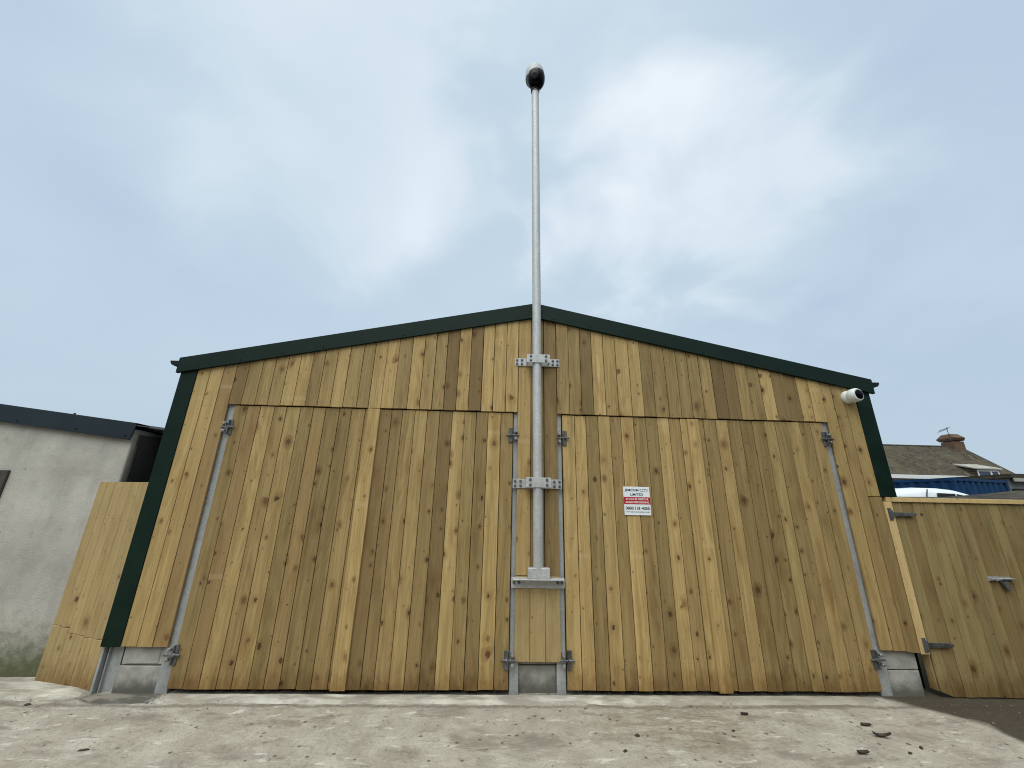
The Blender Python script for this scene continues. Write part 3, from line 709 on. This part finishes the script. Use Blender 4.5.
# ================================================================== RIGHT: side gate
gt = thing('side_gate', 'wide greenish timber side gate hung at the right corner of the barn', 'gate', (4.055, 0.0, 0.0), rotz=rad(-1.2))
m = MB(); planks(m, 0.0, 1.75, lambda x: 0.010 + (0.04 - x if x < 0.04 else 0) * 1.2, K(1.878), 0.0, 0.02, pitch=0.125, gap=0.005, jit=0.004)
m.build('boards', M['gate'], gt, bevel=0.003)
m = MB(); m.box(-0.055, 1.78, -0.020, 0.06, 1.880, 1.930, (0.3, 0.2, 0.8)); m.build('top_rail', M['raw'], gt, bevel=0.003)
m = MB(); m.box(0.001, 0.075, 0.0205, 0.105, 0.05, 1.87, (0.2, 0.4, 0.5)); m.box(1.67, 1.745, 0.0205, 0.105, 0.05, 1.87, (0.4, 0.4, 0.5))
m.box(0.076, 1.669, 0.0205, 0.075, 0.25, 0.35, rnd3()); m.box(0.076, 1.669, 0.0205, 0.075, 1.55, 1.65, rnd3())
m.build_each('back_frame', M['raw'], gt, bevel=0.003)
def thinge(z, zr):
    m = MB()
    m.box(-0.088, -0.050, -0.0375, -0.0325, z - 0.066, z + 0.066)
    m.cyl((-0.046, -0.036, z - 0.045), (-0.046, -0.036, z + 0.045), 0.011, n=12)
    m.prism([(-0.036, z - 0.022), (0.215, z - 0.017), (0.238, z - 0.006), (0.238, z + 0.006), (0.215, z + 0.017), (-0.036, z + 0.022)], -0.034, -0.028)
    m.box(0.0, 0.20, -0.0275, 0.0005, z - 0.012, z + 0.012)
    for q in (0.03, 0.12, 0.20): m.cyl((q, -0.033, z), (q, -0.040, z), 0.008, 0.005, 8)
    m.build('strap_hinge', M['galvdark'], gt, bevel=0.001)
thinge(1.745, -0.002); thinge(0.468, -0.002)
m = MB(); m.box(0.85, 1.10, -0.012, -0.0015, 1.075, 1.118); m.cyl((0.86, -0.030, 1.098), (1.12, -0.030, 1.098), 0.009, n=12)
m.box(0.98, 1.11, -0.055, -0.012, 1.100, 1.106); m.box(0.90, 0.92, -0.042, -0.012, 1.08, 1.116)
lt = m.build('latch', M['galvpost'], gt, bevel=0.001)
m = MB(); m.prism([(0.955, 1.074), (0.972, 1.03), (1.000, 0.985), (1.018, 0.985), (1.030, 1.02), (1.032, 1.074)], -0.045, -0.014); m.build('padlock', M['galvdark'], lt, bevel=0.004)
m = MB(); m.hexa([(3.925, -0.030, 0.385), (4.020, -0.030, 0.385), (4.020, 0.010, 0.385), (3.955, 0.010, 0.385)],
                 [(3.947, -0.030, 1.8785), (4.040, -0.030, 1.8785), (4.040, 0.010, 1.8785), (3.947, 0.010, 1.8785)], (0.15, 0.1, 0.75), 3.98)
gp = m.build('gate_post', M['raw'], None, bevel=0.003)
tag(gp, 'light sawn timber upright that the side gate hinges are fixed to', 'post')

# ================================================================== BEHIND THE GATE
lt_ = thing('lean_to_shed', 'low dark roof mottled with moss just behind the side gate', 'shed', (4.6, 1.2, 0))
m = MB(); rs = [(0.0, 1.90, 2.000), (3.4, 1.92, 2.030), (4.3, 1.95, 2.105), (5.0, 1.97, 2.185), (6.0, 1.99, 2.205)]; vs = []; fs = []
for (x, za, zb_) in rs: vs += [(x, 0, za), (x, 1.7, zb_), (x, 0, za + .04), (x, 1.7, zb_ + .04)]
for i in range(len(rs) - 1):
    a = i * 4; b = a + 4; fs += [(a, a + 1, b + 1, b), (a + 2, b + 2, b + 3, a + 3), (a, b, b + 2, a + 2), (a + 1, a + 3, b + 3, b + 1)]
fs += [(0, 2, 3, 1), (16, 17, 19, 18)]
m.add(vs, fs); m.build('roof', M['felt'], lt_, bevel=0.01)
m = MB(); m.hexa([(0.1, 0.1, 0), (5.9, 0.1, 0), (5.9, 1.6, 0), (0.1, 1.6, 0)], [(0.1, 0.1, 1.87), (5.9, 0.1, 1.88), (5.9, 1.6, 1.96), (0.1, 1.6, 1.96)])
m.build('wall', M['grey'], lt_)

van = thing('white_van', 'white van with a rounded roof parked behind the side gate', 'van', (8.9, 4.85, 0))
vo = Vector((8.9, 4.85, 0))
st = [(5.75, 0.45, 1.35, 0.82), (5.85, 0.36, 1.62, 0.88), (6.4, 0.34, 1.84, 0.92), (7.2, 0.34, 2.03, 0.93), (7.9, 0.34, 2.17, 0.94), (8.4, 0.34, 2.265, 0.94), (8.97, 0.34, 2.325, 0.94), (9.35, 0.34, 2.325, 0.94), (9.70, 0.34, 2.295, 0.94), (10.1, 0.34, 2.20, 0.92),
      (10.45, 0.34, 2.02, 0.90), (10.95, 0.34, 1.55, 0.90), (11.15, 0.34, 1.36, 0.90), (11.7, 0.36, 1.22, 0.88), (11.9, 0.40, 1.0, 0.84), (11.95, 0.45, 0.7, 0.80)]
m = MB(); vs = []; fs = []; NS = 28
for (x, zb_, zt2, hw) in st:
    r = 0.11; zc = (zb_ + zt2) / 2; hh = (zt2 - zb_) / 2
    for i in range(NS):
        a = 2 * math.pi * (i + .5) / NS; c, s_ = math.cos(a), math.sin(a)
        e = 0.22
        vs.append((x - vo.x, hw * math.copysign(abs(c) ** e, c), zc + hh * math.copysign(abs(s_) ** e, s_)))
for k in range(len(st) - 1):
    for i in range(NS): fs.append((k * NS + i, k * NS + (i + 1) % NS, (k + 1) * NS + (i + 1) % NS, (k + 1) * NS + i))
fs += [tuple(range(NS)), tuple((len(st) - 1) * NS + i for i in range(NS - 1, -1, -1))]
m.add(vs, fs); body = m.build('body', M['vanw'], van, smooth=True)
for sy in (-1, 1):
    yy0, yy1 = sorted((sy * 0.925, sy * 0.947))
    for poly in ([(9.02, 1.45), (9.55, 1.45), (9.55, 2.19), (9.16, 2.20)], [(9.60, 1.45), (10.55, 1.45), (10.22, 1.96), (9.98, 2.11), (9.60, 2.185)]):
        m = MB(); m.prism([(a - vo.x, b) for a, b in poly], yy0, yy1); m.build('side_window', M['carglass'], van)
    m = MB(); m.prism([(a - vo.x, b) for a, b in [(8.855, 0.5), (8.868, 0.5), (8.90, 2.1), (8.96, 2.27), (8.945, 2.275), (8.886, 2.1)]], *sorted((sy * 0.930, sy * 0.9435))); m.build('door_seam', M['tyre'], van)
    for wx in (6.75, 11.0):
        w = MB(); w.lathe([(0.20, -0.10), (0.31, -0.10), (0.335, -0.06), (0.335, 0.06), (0.31, 0.10), (0.20, 0.10)], (wx - vo.x, sy * 0.86, 0.335), (0, 1, 0)); wo = w.build('wheel', M['tyre'], van, smooth=True)
        w = MB(); w.cyl((wx - vo.x, sy * 0.86 - 0.09, 0.335), (wx - vo.x, sy * 0.86 + 0.09, 0.335), 0.20, n=24); w.build('rim', M['rim'], wo)
    m = MB(); m.box(11.80 - vo.x, 11.93 - vo.x, sy * 0.66 - 0.12, sy * 0.66 + 0.12, 0.85, 1.02); m.build('headlight', M['whitep'], van, bevel=0.02)
m = MB(); m.hexa([(11.02 - vo.x, -0.72, 1.52), (11.02 - vo.x, 0.72, 1.52), (10.98 - vo.x, 0.72, 1.52), (10.98 - vo.x, -0.72, 1.52)], [(10.53 - vo.x, -0.68, 1.99), (10.53 - vo.x, 0.68, 1.99), (10.47 - vo.x, 0.68, 1.99), (10.47 - vo.x, -0.68, 1.99)]); m.build('windscreen', M['carglass'], van)

# blue shipping container, end wall towards the gate
ct = thing('shipping_container', 'blue corrugated shipping container behind the white van', 'container', (13.02, 6.72, 0), rotz=math.atan2(0.54, 2.4))
CW, CL, CH = 2.44, 6.06, 2.81
def corr_wall(p0, p1, z0, z1, depth=0.036, pitch=0.262):
    m = MB(); p0 = Vector(p0); p1 = Vector(p1); d = (p1 - p0); ln = d.length; d.normalize(); nrm = Vector((d.y, -d.x, 0))
    k = max(2, round(ln / pitch)); w = ln / k; prof = []
    for i in range(k):
        a = i * w; prof += [(a, 0), (a + w * .26, 0), (a + w * .5, depth), (a + w * .76, depth)]
    prof.append((ln, 0))
    vs = []
    for (a, h) in prof:
        q = p0 + d * a - nrm * h; q2 = q - nrm * 0.004
        vs += [(q.x, q.y, z0), (q.x, q.y, z1), (q2.x, q2.y, z0), (q2.x, q2.y, z1)]
    fs = []
    for i in range(len(prof) - 1):
        a = i * 4; b = a + 4; fs += [(a, b, b + 1, a + 1), (a + 2, a + 3, b + 3, b + 2)]
    m.add(vs, fs); return m
corr_wall((0.06, 0.012, 0), (CW - .06, 0.012, 0), 0.14, CH - 0.09, 0.045, 0.26).build('end_wall', M['blue'], ct)
corr_wall((0.012, CL - .06, 0), (0.012, 0.06, 0), 0.14, CH - 0.09).build('side_wall', M['blue'], ct)
corr_wall((CW - .012, 0.06, 0), (CW - .012, CL - .06, 0), 0.14, CH - 0.09).build('side_wall', M['blue'], ct)
m = MB()
for (x, y) in ((0, 0), (CW - .1, 0), (0, CL - .1), (CW - .1, CL - .1)):
    for z in (0, CH - .118): m.box(x - .004, x + .104, y - .004, y + .104, z, z + .118)
m.build_each('corner_casting', M['blue'], ct, bevel=0.006)
m = MB()
for (x, y) in ((0, 0), (CW - .1, 0), (0, CL - .1), (CW - .1, CL - .1)): m.box(x, x + .1, y, y + .1, .119, CH - .119)
m.build_each('corner_pillar', M['blue'], ct)
m = MB()
for z0, z1 in ((.02, .139), (CH - .09, CH - .01)):
    m.box(.105, CW - .105, 0.002, .06, z0, z1); m.box(.105, CW - .105, CL - .06, CL - .002, z0, z1); m.box(0.002, .06, .105, CL - .105, z0, z1); m.box(CW - .06, CW - .002, .105, CL - .105, z0, z1)
m.build_each('rail', M['blue'], ct)
m = MB(); m.box(.061, CW - .061, .061, CL - .061, CH - .05, CH - .03); m.build('roof_panel', M['blue'], ct)
m = MB(); m.box(.061, CW - .061, CL - .05, CL - .02, .14, CH - .09); dd = m.build('door', M['blue'], ct)
m = MB()
for xx in (.4, .9, 1.5, 2.0): m.cyl((xx, CL + .01, .14), (xx, CL + .01, CH - .1), 0.017, n=10)
m.build_each('locking_bar', M['galvdark'], dd)

# old house
hs = thing('slate_roofed_house', 'old house with mossy slate roof and brick chimney beyond the container', 'house', (26.0, 20.5, 0))
ho = Vector((26.0, 20.5, 0)); hx0, hx1 = 19.0, 30.95; zr = 6.16; ze = 3.98; PT = 0.85; run = (zr - ze) / PT
m = MB()
a0, a1 = hx0 - ho.x, hx1 - ho.x
m.hexa([(a0, -run, ze - .06), (a1, -run, ze - .06), (a1, 0, zr - .06), (a0, 0, zr - .06)], [(a0, -run, ze), (a1, -run, ze), (a1, 0, zr), (a0, 0, zr)])
m.hexa([(a0, 0, zr - .06), (a1, 0, zr - .06), (a1, run, ze - .06), (a0, run, ze - .06)], [(a0, 0, zr), (a1, 0, zr), (a1, run, ze), (a0, run, ze)])
rf = m.build('roof', M['slate'], hs)
m = MB(); m.cyl((a0, 0, zr - .03), (29.6 - ho.x, 0, zr - .03), 0.08, n=12); m.build('ridge_tile', M['felt'], rf)
m = MB(); y0 = -run + .3
pl = [(y0, 0), (-y0, 0), (-y0, ze + .1), (0, zr - .10), (y0, ze + .1)]
n = len(pl); vs = [(a0 + .2, y, z) for y, z in pl] + [(a1 - .12, y, z) for y, z in pl]
m.add(vs, [tuple(range(n)), tuple(range(2 * n - 1, n - 1, -1))] + [(i, n + i, n + (i + 1) % n, (i + 1) % n) for i in range(n)])
m.build('wall', M['cream'], hs)
m = MB(); m.box(a0, a1, -run - .10, -run - .005, ze - .24, ze - .02); m.build('gutter', M['upvc'], hs, bevel=0.01)
for wx in (22.0, 25.0):
    m = MB(); m.box(wx - ho.x, wx + 1.1 - ho.x, y0 - .04, y0 + .02, 1.0, 2.3); wn = m.build('window', M['upvc'], hs)
    m = MB(); m.box(wx + .08 - ho.x, wx + 1.02 - ho.x, y0 - .05, y0 - .041, 1.08, 2.22); m.build('pane', M['pane'], wn)
cx = 30.38 - ho.x
m = MB(); m.box(cx - .36, cx + .40, -.40, .40, 5.3, 6.46); m.hexa([(cx - .36, -.45, 6.50), (cx + .40, -.45, 6.50), (cx + .40, .45, 6.50), (cx - .36, .45, 6.50)], [(cx - .43, -.58, 6.68), (cx + .37, -.58, 6.68), (cx + .37, .58, 6.68), (cx - .43, .58, 6.68)])
m.hexa([(cx - .43, -.58, 6.68), (cx + .37, -.58, 6.68), (cx + .37, .58, 6.68), (cx - .43, .58, 6.68)], [(cx - .28, -.3, 6.98), (cx + .22, -.3, 6.98), (cx + .22, .3, 6.98), (cx - .28, .3, 6.98)])
chm = m.build('chimney', M['brick'], hs, bevel=0.03)
m = MB(); ax = cx - .40
m.cyl((ax, -.3, 6.5), (ax, -.3, 7.40), .018, n=8); m.cyl((ax - .62, -.3, 7.12), (ax + .12, -.3, 7.36), .012, n=6)
for q in range(8):
    k = q / 7; px, pz = ax - .62 + .74 * k, 7.12 + .24 * k; m.cyl((px - .03, -.3 - .16, pz + .08), (px + .03, -.3 + .16, pz - .08), .008, n=5)
m.build('aerial', M['galvdark'], chm)
# lean-to dormer with a white framed window
rz = lambda y: zr + PT * y            # roof surface at local y (<0)
dx0, dx1 = 28.0 - ho.x, 29.45 - ho.x; df = -2.70
yb = -1.62
m = MB(); m.hexa([(dx0 - .08, df - .12, 4.35), (dx1 + .08, df - .12, 4.35), (dx1 + .08, yb, 4.70), (dx0 - .08, yb, 4.70)], [(dx0 - .08, df - .12, 4.43), (dx1 + .08, df - .12, 4.43), (dx1 + .08, yb, 4.80), (dx0 - .08, yb, 4.80)])
dm = m.build('dormer', M['lead'], hs, bevel=0.01)
m = MB()
for xx in (dx0, dx1 - .04):
    vs = [(xx, df, rz(df) - .02), (xx, df, 4.345), (xx, yb - .05, 4.66), (xx, yb - .05, rz(yb) - .05)]; vs += [(v[0] + .04, v[1], v[2]) for v in vs]
    m.add(vs, [(0, 1, 2, 3), (7, 6, 5, 4), (0, 4, 5, 1), (1, 5, 6, 2), (2, 6, 7, 3), (3, 7, 4, 0)])
m.build_each('dormer_cheek', M['slate'], dm)
m = MB(); zb2 = rz(df) - .02
m.box(dx0 + .041, dx0 + .13, df, df + .06, zb2, 4.34); m.box(dx1 - .13, dx1 - .041, df, df + .06, zb2, 4.34); m.box(dx0 + .131, dx1 - .131, df, df + .06, 4.25, 4.34); m.box(dx0 + .131, dx1 - .131, df, df + .06, zb2, zb2 + .09)
mid = dx0 + .62 * (dx1 - dx0); m.box(mid - .05, mid + .05, df, df + .06, zb2 + .091, 4.249)
dw = m.build('dormer_window', M['upvc'], dm)
m = MB(); m.box(dx0 + .131, mid - .051, df + .02, df + .03, zb2 + .091, 4.249); m.box(mid + .051, dx1 - .131, df + .02, df + .03, zb2 + .091, 4.249); m.build('pane', M['pane'], dw)

# flat roofed outbuilding at the right edge
ob = thing('flat_roofed_outbuilding', 'grey flat roofed building with a white pipe right of the container', 'building', (21.4, 11.6, 0))
m = MB(); m.box(0, 7, 0, 4, 0, 3.28); m.build('wall', M['grey'], ob)
m = MB(); m.box(-.15, 7.2, -.25, 4.2, 3.285, 3.46); m.build('roof', M['felt'], ob)
m = MB(); m.box(-.15, 7.2, -.29, -.252, 3.14, 3.28); m.build('fascia', M['lead'], ob)
m = MB(); m.cyl((.95, -.10, 0), (.95, -.10, 3.1), .05, n=12); m.box(.80, 1.25, -.25, -.04, 3.02, 3.135); m.build('downpipe', M['upvc'], ob)
m = MB(); m.box(-.05, 7.0, -.02, -.002, 2.72, 2.86); m.build('cable_tray', M['black'], ob)

# ================================================================== SMALL DEBRIS ON THE CONCRETE
def chip(name, x, y, sx, sy, sz, rot, mat, label, cat, seed):
    rr = random.Random(seed); m = MB(); n = 9; vs = []
    for lay, (zz, k) in enumerate(((0.0, 0.85), (0.45, 1.0), (1.0, 0.6))):
        for i in range(n):
            a = 2 * math.pi * i / n; q = rr.uniform(0.7, 1.15) * k
            vs.append((math.cos(a) * sx * q, math.sin(a) * sy * q, sz * zz * rr.uniform(0.8, 1.2)))
    fs = [tuple(range(n - 1, -1, -1)), tuple(range(2 * n, 3 * n))]
    for l in range(2):
        for i in range(n): fs.append((l * n + i, l * n + (i + 1) % n, (l + 1) * n + (i + 1) % n, (l + 1) * n + i))
    m.add(vs, fs)
    return tag(m.build(name, mat, None, loc=(x, y, ground_z(x, y) - 0.002), rotz=rot), label, cat)
# curled dark leaf: a bent ribbon
def leaf(x, y, ln, wd, rot, label, curl=0.03):
    m = MB(); n = 10; vs = []; fs = []
    for i in range(n + 1):
        k = i / n; w = wd * (0.35 + 0.65 * math.sin(math.pi * min(1, k * 0.9 + 0.08)))
        zc = 0.004 + curl * (abs(k - 0.45) * 1.9) ** 2; yo = 0.15 * ln * math.sin(k * 3)
        for s in (-1, 0, 1): vs += [((k - .5) * ln, yo + s * w, zc + (0.012 if s else 0)), ((k - .5) * ln, yo + s * w, zc + (0.012 if s else 0) - 0.004)]
    for i in range(n):
        a = i * 6; b = a + 6
        for q in (0, 2): fs += [(a + q, b + q, b + q + 2, a + q + 2), (a + q + 1, a + q + 3, b + q + 3, b + q + 1)]
        fs += [(a, a + 1, b + 1, b), (a + 4, b + 4, b + 5, a + 5)]
    fs += [(0, 2, 3, 1), (2, 4, 5, 3)]
    m.add(vs, fs)
    return tag(m.build('dead_leaf', M['debris'], None, loc=(x, y, ground_z(x, y) + 0.002), rotz=rot), label, 'leaf')
leaf(2.75, -0.70, 0.125, 0.020, -0.35, 'largest curled dark leaf on the concrete before the right door', 0.03)
leaf(2.775, -0.525, 0.08, 0.016, -0.2, 'flat dark leaf on the concrete nearest the right door post', 0.008)
leaf(2.39, -0.91, 0.085, 0.018, -0.1, 'dark leaf on the concrete left of the large curled leaf', 0.012)
leaf(1.82, -0.345, 0.060, 0.012, -0.25, 'thin dark leaf below the cover strip of the right doors', 0.006)
chip('stone_chip', 2.765, -0.90, 0.022, 0.012, 0.012, 0.2, M['debris'], 'dark chip on the concrete just right of the large curled leaf', 'stone', 1)
chip('stone_chip', 2.925, -0.835, 0.020, 0.014, 0.014, 0.9, M['debris'], 'dark chip on the concrete farthest right, near the darker ground', 'stone', 2)
chip('stone_chip', 1.57, -0.59, 0.016, 0.012, 0.012, 0.4, M['debris'], 'small dark chip on bare concrete right of the muddy tyre marks', 'stone', 3)
chip('stone_chip', 0.735, -0.66, 0.022, 0.017, 0.014, 0.0, M['debris'], 'round dark chip at the left edge of the muddy tyre marks', 'stone', 4)
chip('stone_chip', 0.57, -0.87, 0.020, 0.014, 0.012, 0.3, M['debris'], 'dark chip below the sign, nearest the front of the yard', 'stone', 5)
chip('stone_chip', -4.54, -0.18, 0.028, 0.012, 0.014, 0.3, M['debris'], 'dark chip on the concrete by the foot of the grey shed', 'stone', 6)
chip('stone_chip', -3.67, -0.075, 0.020, 0.014, 0.020, 0.3, M['stone'], 'pale pebble on the damp patch before the left block plinth', 'stone', 7)
chip('stone_chip', -3.40, -0.85, 0.045, 0.010, 0.010, 0.25, M['debris'], 'long dark splinter on the concrete at the front left', 'stone', 8)
# loose grit: nobody could count it
rg = random.Random(5); m = MB()
for i in range(1100):
    x = rg.uniform(-5.6, 4.6); y = -abs(rg.gauss(0.0, 0.6)) - 0.02
    if y < -1.6: continue
    s = abs(rg.gauss(0, 0.0035)) + 0.0016; z = ground_z(x, y)
    if y > -0.16 and x < 2.2: z += 0.012
    a = rg.uniform(0, 3.1); q = [(math.cos(a + k * 2.09) * s * rg.uniform(.7, 1.5), math.sin(a + k * 2.09) * s * rg.uniform(.7, 1.3)) for k in range(3)]
    m.add([(x + u, y + v, z - .001) for u, v in q] + [(x + rg.uniform(-.3, .3) * s, y, z + s * .9)], [(0, 1, 3), (1, 2, 3), (2, 0, 3), (2, 1, 0)])
tag(m.build('grit', M['stone'], None), 'fine loose grit scattered over the concrete yard', 'grit', kind='stuff')

# ================================================================== SKY, SUN, CAMERA
t = NT('World', True); scn.world = t.m
dirn = t.n('ShaderNodeVectorMath', {0: t.n('ShaderNodeTexCoord').outputs['Generated']}, operation='NORMALIZE').outputs[0]
SUN = Vector((-0.30, -0.85, 1.55)).normalized()
sky = t.n('ShaderNodeTexSky', sky_type='NISHITA', sun_disc=False)
sky.sun_elevation = math.asin(SUN.z); sky.sun_rotation = math.atan2(SUN.x, SUN.y)
sky.air_density = 1.0; sky.dust_density = 3.0
dx_, dy_, dz_ = t.sep(dirn)
den = t.math('ADD', t.math('MAXIMUM', dz_, 0.0), 0.38)
cp = t.vec(t.math('ADD', t.math('DIVIDE', dx_, den), 3.7), t.math('ADD', t.math('DIVIDE', dy_, den), 1.2), 0.0)
n1 = t.noise(cp, 1.3, 4.0, 0.48, 0.3); n2 = t.noise(cp, 3.4, 4.0, 0.5, 0.4)
val = t.math('ADD', t.math('MULTIPLY', n1, 0.65), t.math('MULTIPLY', n2, 0.35))
val = t.mr(val, 0.25, 0.75, 0.06, 0.54)
wdir = t.n('ShaderNodeVectorMath', {0: dirn, 1: t.n('ShaderNodeVectorMath', {0: t.vec(t.math('SUBTRACT', n1, 0.5), t.math('SUBTRACT', n2, 0.5), 0.0), 1: (0.32, 0.2, 0.0)}, operation='MULTIPLY').outputs[0]}, operation='ADD').outputs[0]
def blob(d, c0, c1, amt):
    global val
    dt = t.n('ShaderNodeVectorMath', {0: wdir, 1: tuple(Vector(d).normalized())}, operation='DOT_PRODUCT').outputs['Value']
    val = t.math('ADD', val, t.mr(dt, c0, c1, 0.0, amt, True))
blob((0.40, 0.655, 0.64), 0.93, 1.0, 0.55)
blob((0.57, 0.64, 0.51), 0.95, 1.0, 0.18)
blob((-0.33, 0.58, 0.745), 0.90, 1.0, 0.50)
blob((0.17, 0.48, 0.86), 0.93, 1.0, 0.25)
blob((-0.60, 0.50, 0.62), 0.88, 1.0, -0.12)
blob((0.74, 0.48, 0.47), 0.84, 1.0, -0.32)
cr = t.n('ShaderNodeValToRGB', {'Fac': val}); e = cr.color_ramp
e.elements[0].position = 0.0; e.elements[0].color = (0.465, 0.580, 0.720, 1)
e.elements[1].position = 1.0; e.elements[1].color = (0.80, 0.875, 0.935, 1)
k = e.elements.new(0.45); k.color = (0.545, 0.665, 0.770, 1)
cl = cr.outputs['Color']
hz = t.mr(dz_, 0.0, 0.45, 1.0, 0.0, True)
cl = t.mix(t.math('MULTIPLY', hz, 0.6), cl, (0.455, 0.575, 0.675))
sd = t.n('ShaderNodeVectorMath', {0: dirn, 1: tuple(SUN)}, operation='DOT_PRODUCT').outputs['Value']
bo = t.mr(sd, 0.66, 1.0, 1.0, 4.2, True)
cl = t.mix(1.0, cl, t.vec(t.math('MULTIPLY', bo, t.mr(bo, 1.0, 1.5, 1.0, 1.10)), bo, t.math('MULTIPLY', bo, t.mr(bo, 1.0, 1.5, 1.0, 0.84))), 'MULTIPLY')
bgs = t.n('ShaderNodeBackground', {'Color': sky.outputs['Color'], 'Strength': 0.10})
bgc = t.n('ShaderNodeBackground', {'Color': cl, 'Strength': 1.0})
ms = t.n('ShaderNodeMixShader', {0: 0.94, 1: bgs.outputs[0], 2: bgc.outputs[0]})
wo = t.n('ShaderNodeOutputWorld'); t.t.links.new(ms.outputs[0], wo.inputs['Surface'])

sl = bpy.data.lights.new('sun', 'SUN'); sl.energy = 0.9; sl.angle = rad(40); sl.color = (1.0, 0.95, 0.87)
so_ = bpy.data.objects.new('sun', sl); COL.objects.link(so_); so_.location = (-3, -10, 12)
so_.rotation_euler = SUN.to_track_quat('Z', 'Y').to_euler()

cam = bpy.data.cameras.new('camera'); cam.sensor_fit = 'HORIZONTAL'; cam.sensor_width = 36.0; cam.lens = 385.0 / 1024.0 * 36.0
cam.clip_start = 0.05; cam.clip_end = 2000
co = bpy.data.objects.new('camera', cam); COL.objects.link(co)
co.matrix_world = Matrix(((0.9990166524, -0.0300988052, -0.0325544182, -0.46253), (-0.0401274217, -0.3015574460, -0.9526032211, -4.44011), (0.0188551915, 0.9529728058, -0.3024686977, 1.75), (0, 0, 0, 1)))
scn.camera = co
scn.cycles.pixel_filter_type = 'BLACKMAN_HARRIS'; scn.cycles.filter_width = 1.05
scn.view_settings.view_transform = 'Standard'; scn.view_settings.look = 'None'
scn.view_settings.exposure = 0.12; scn.view_settings.gamma = 1.0; scn.view_settings.use_curve_mapping = False
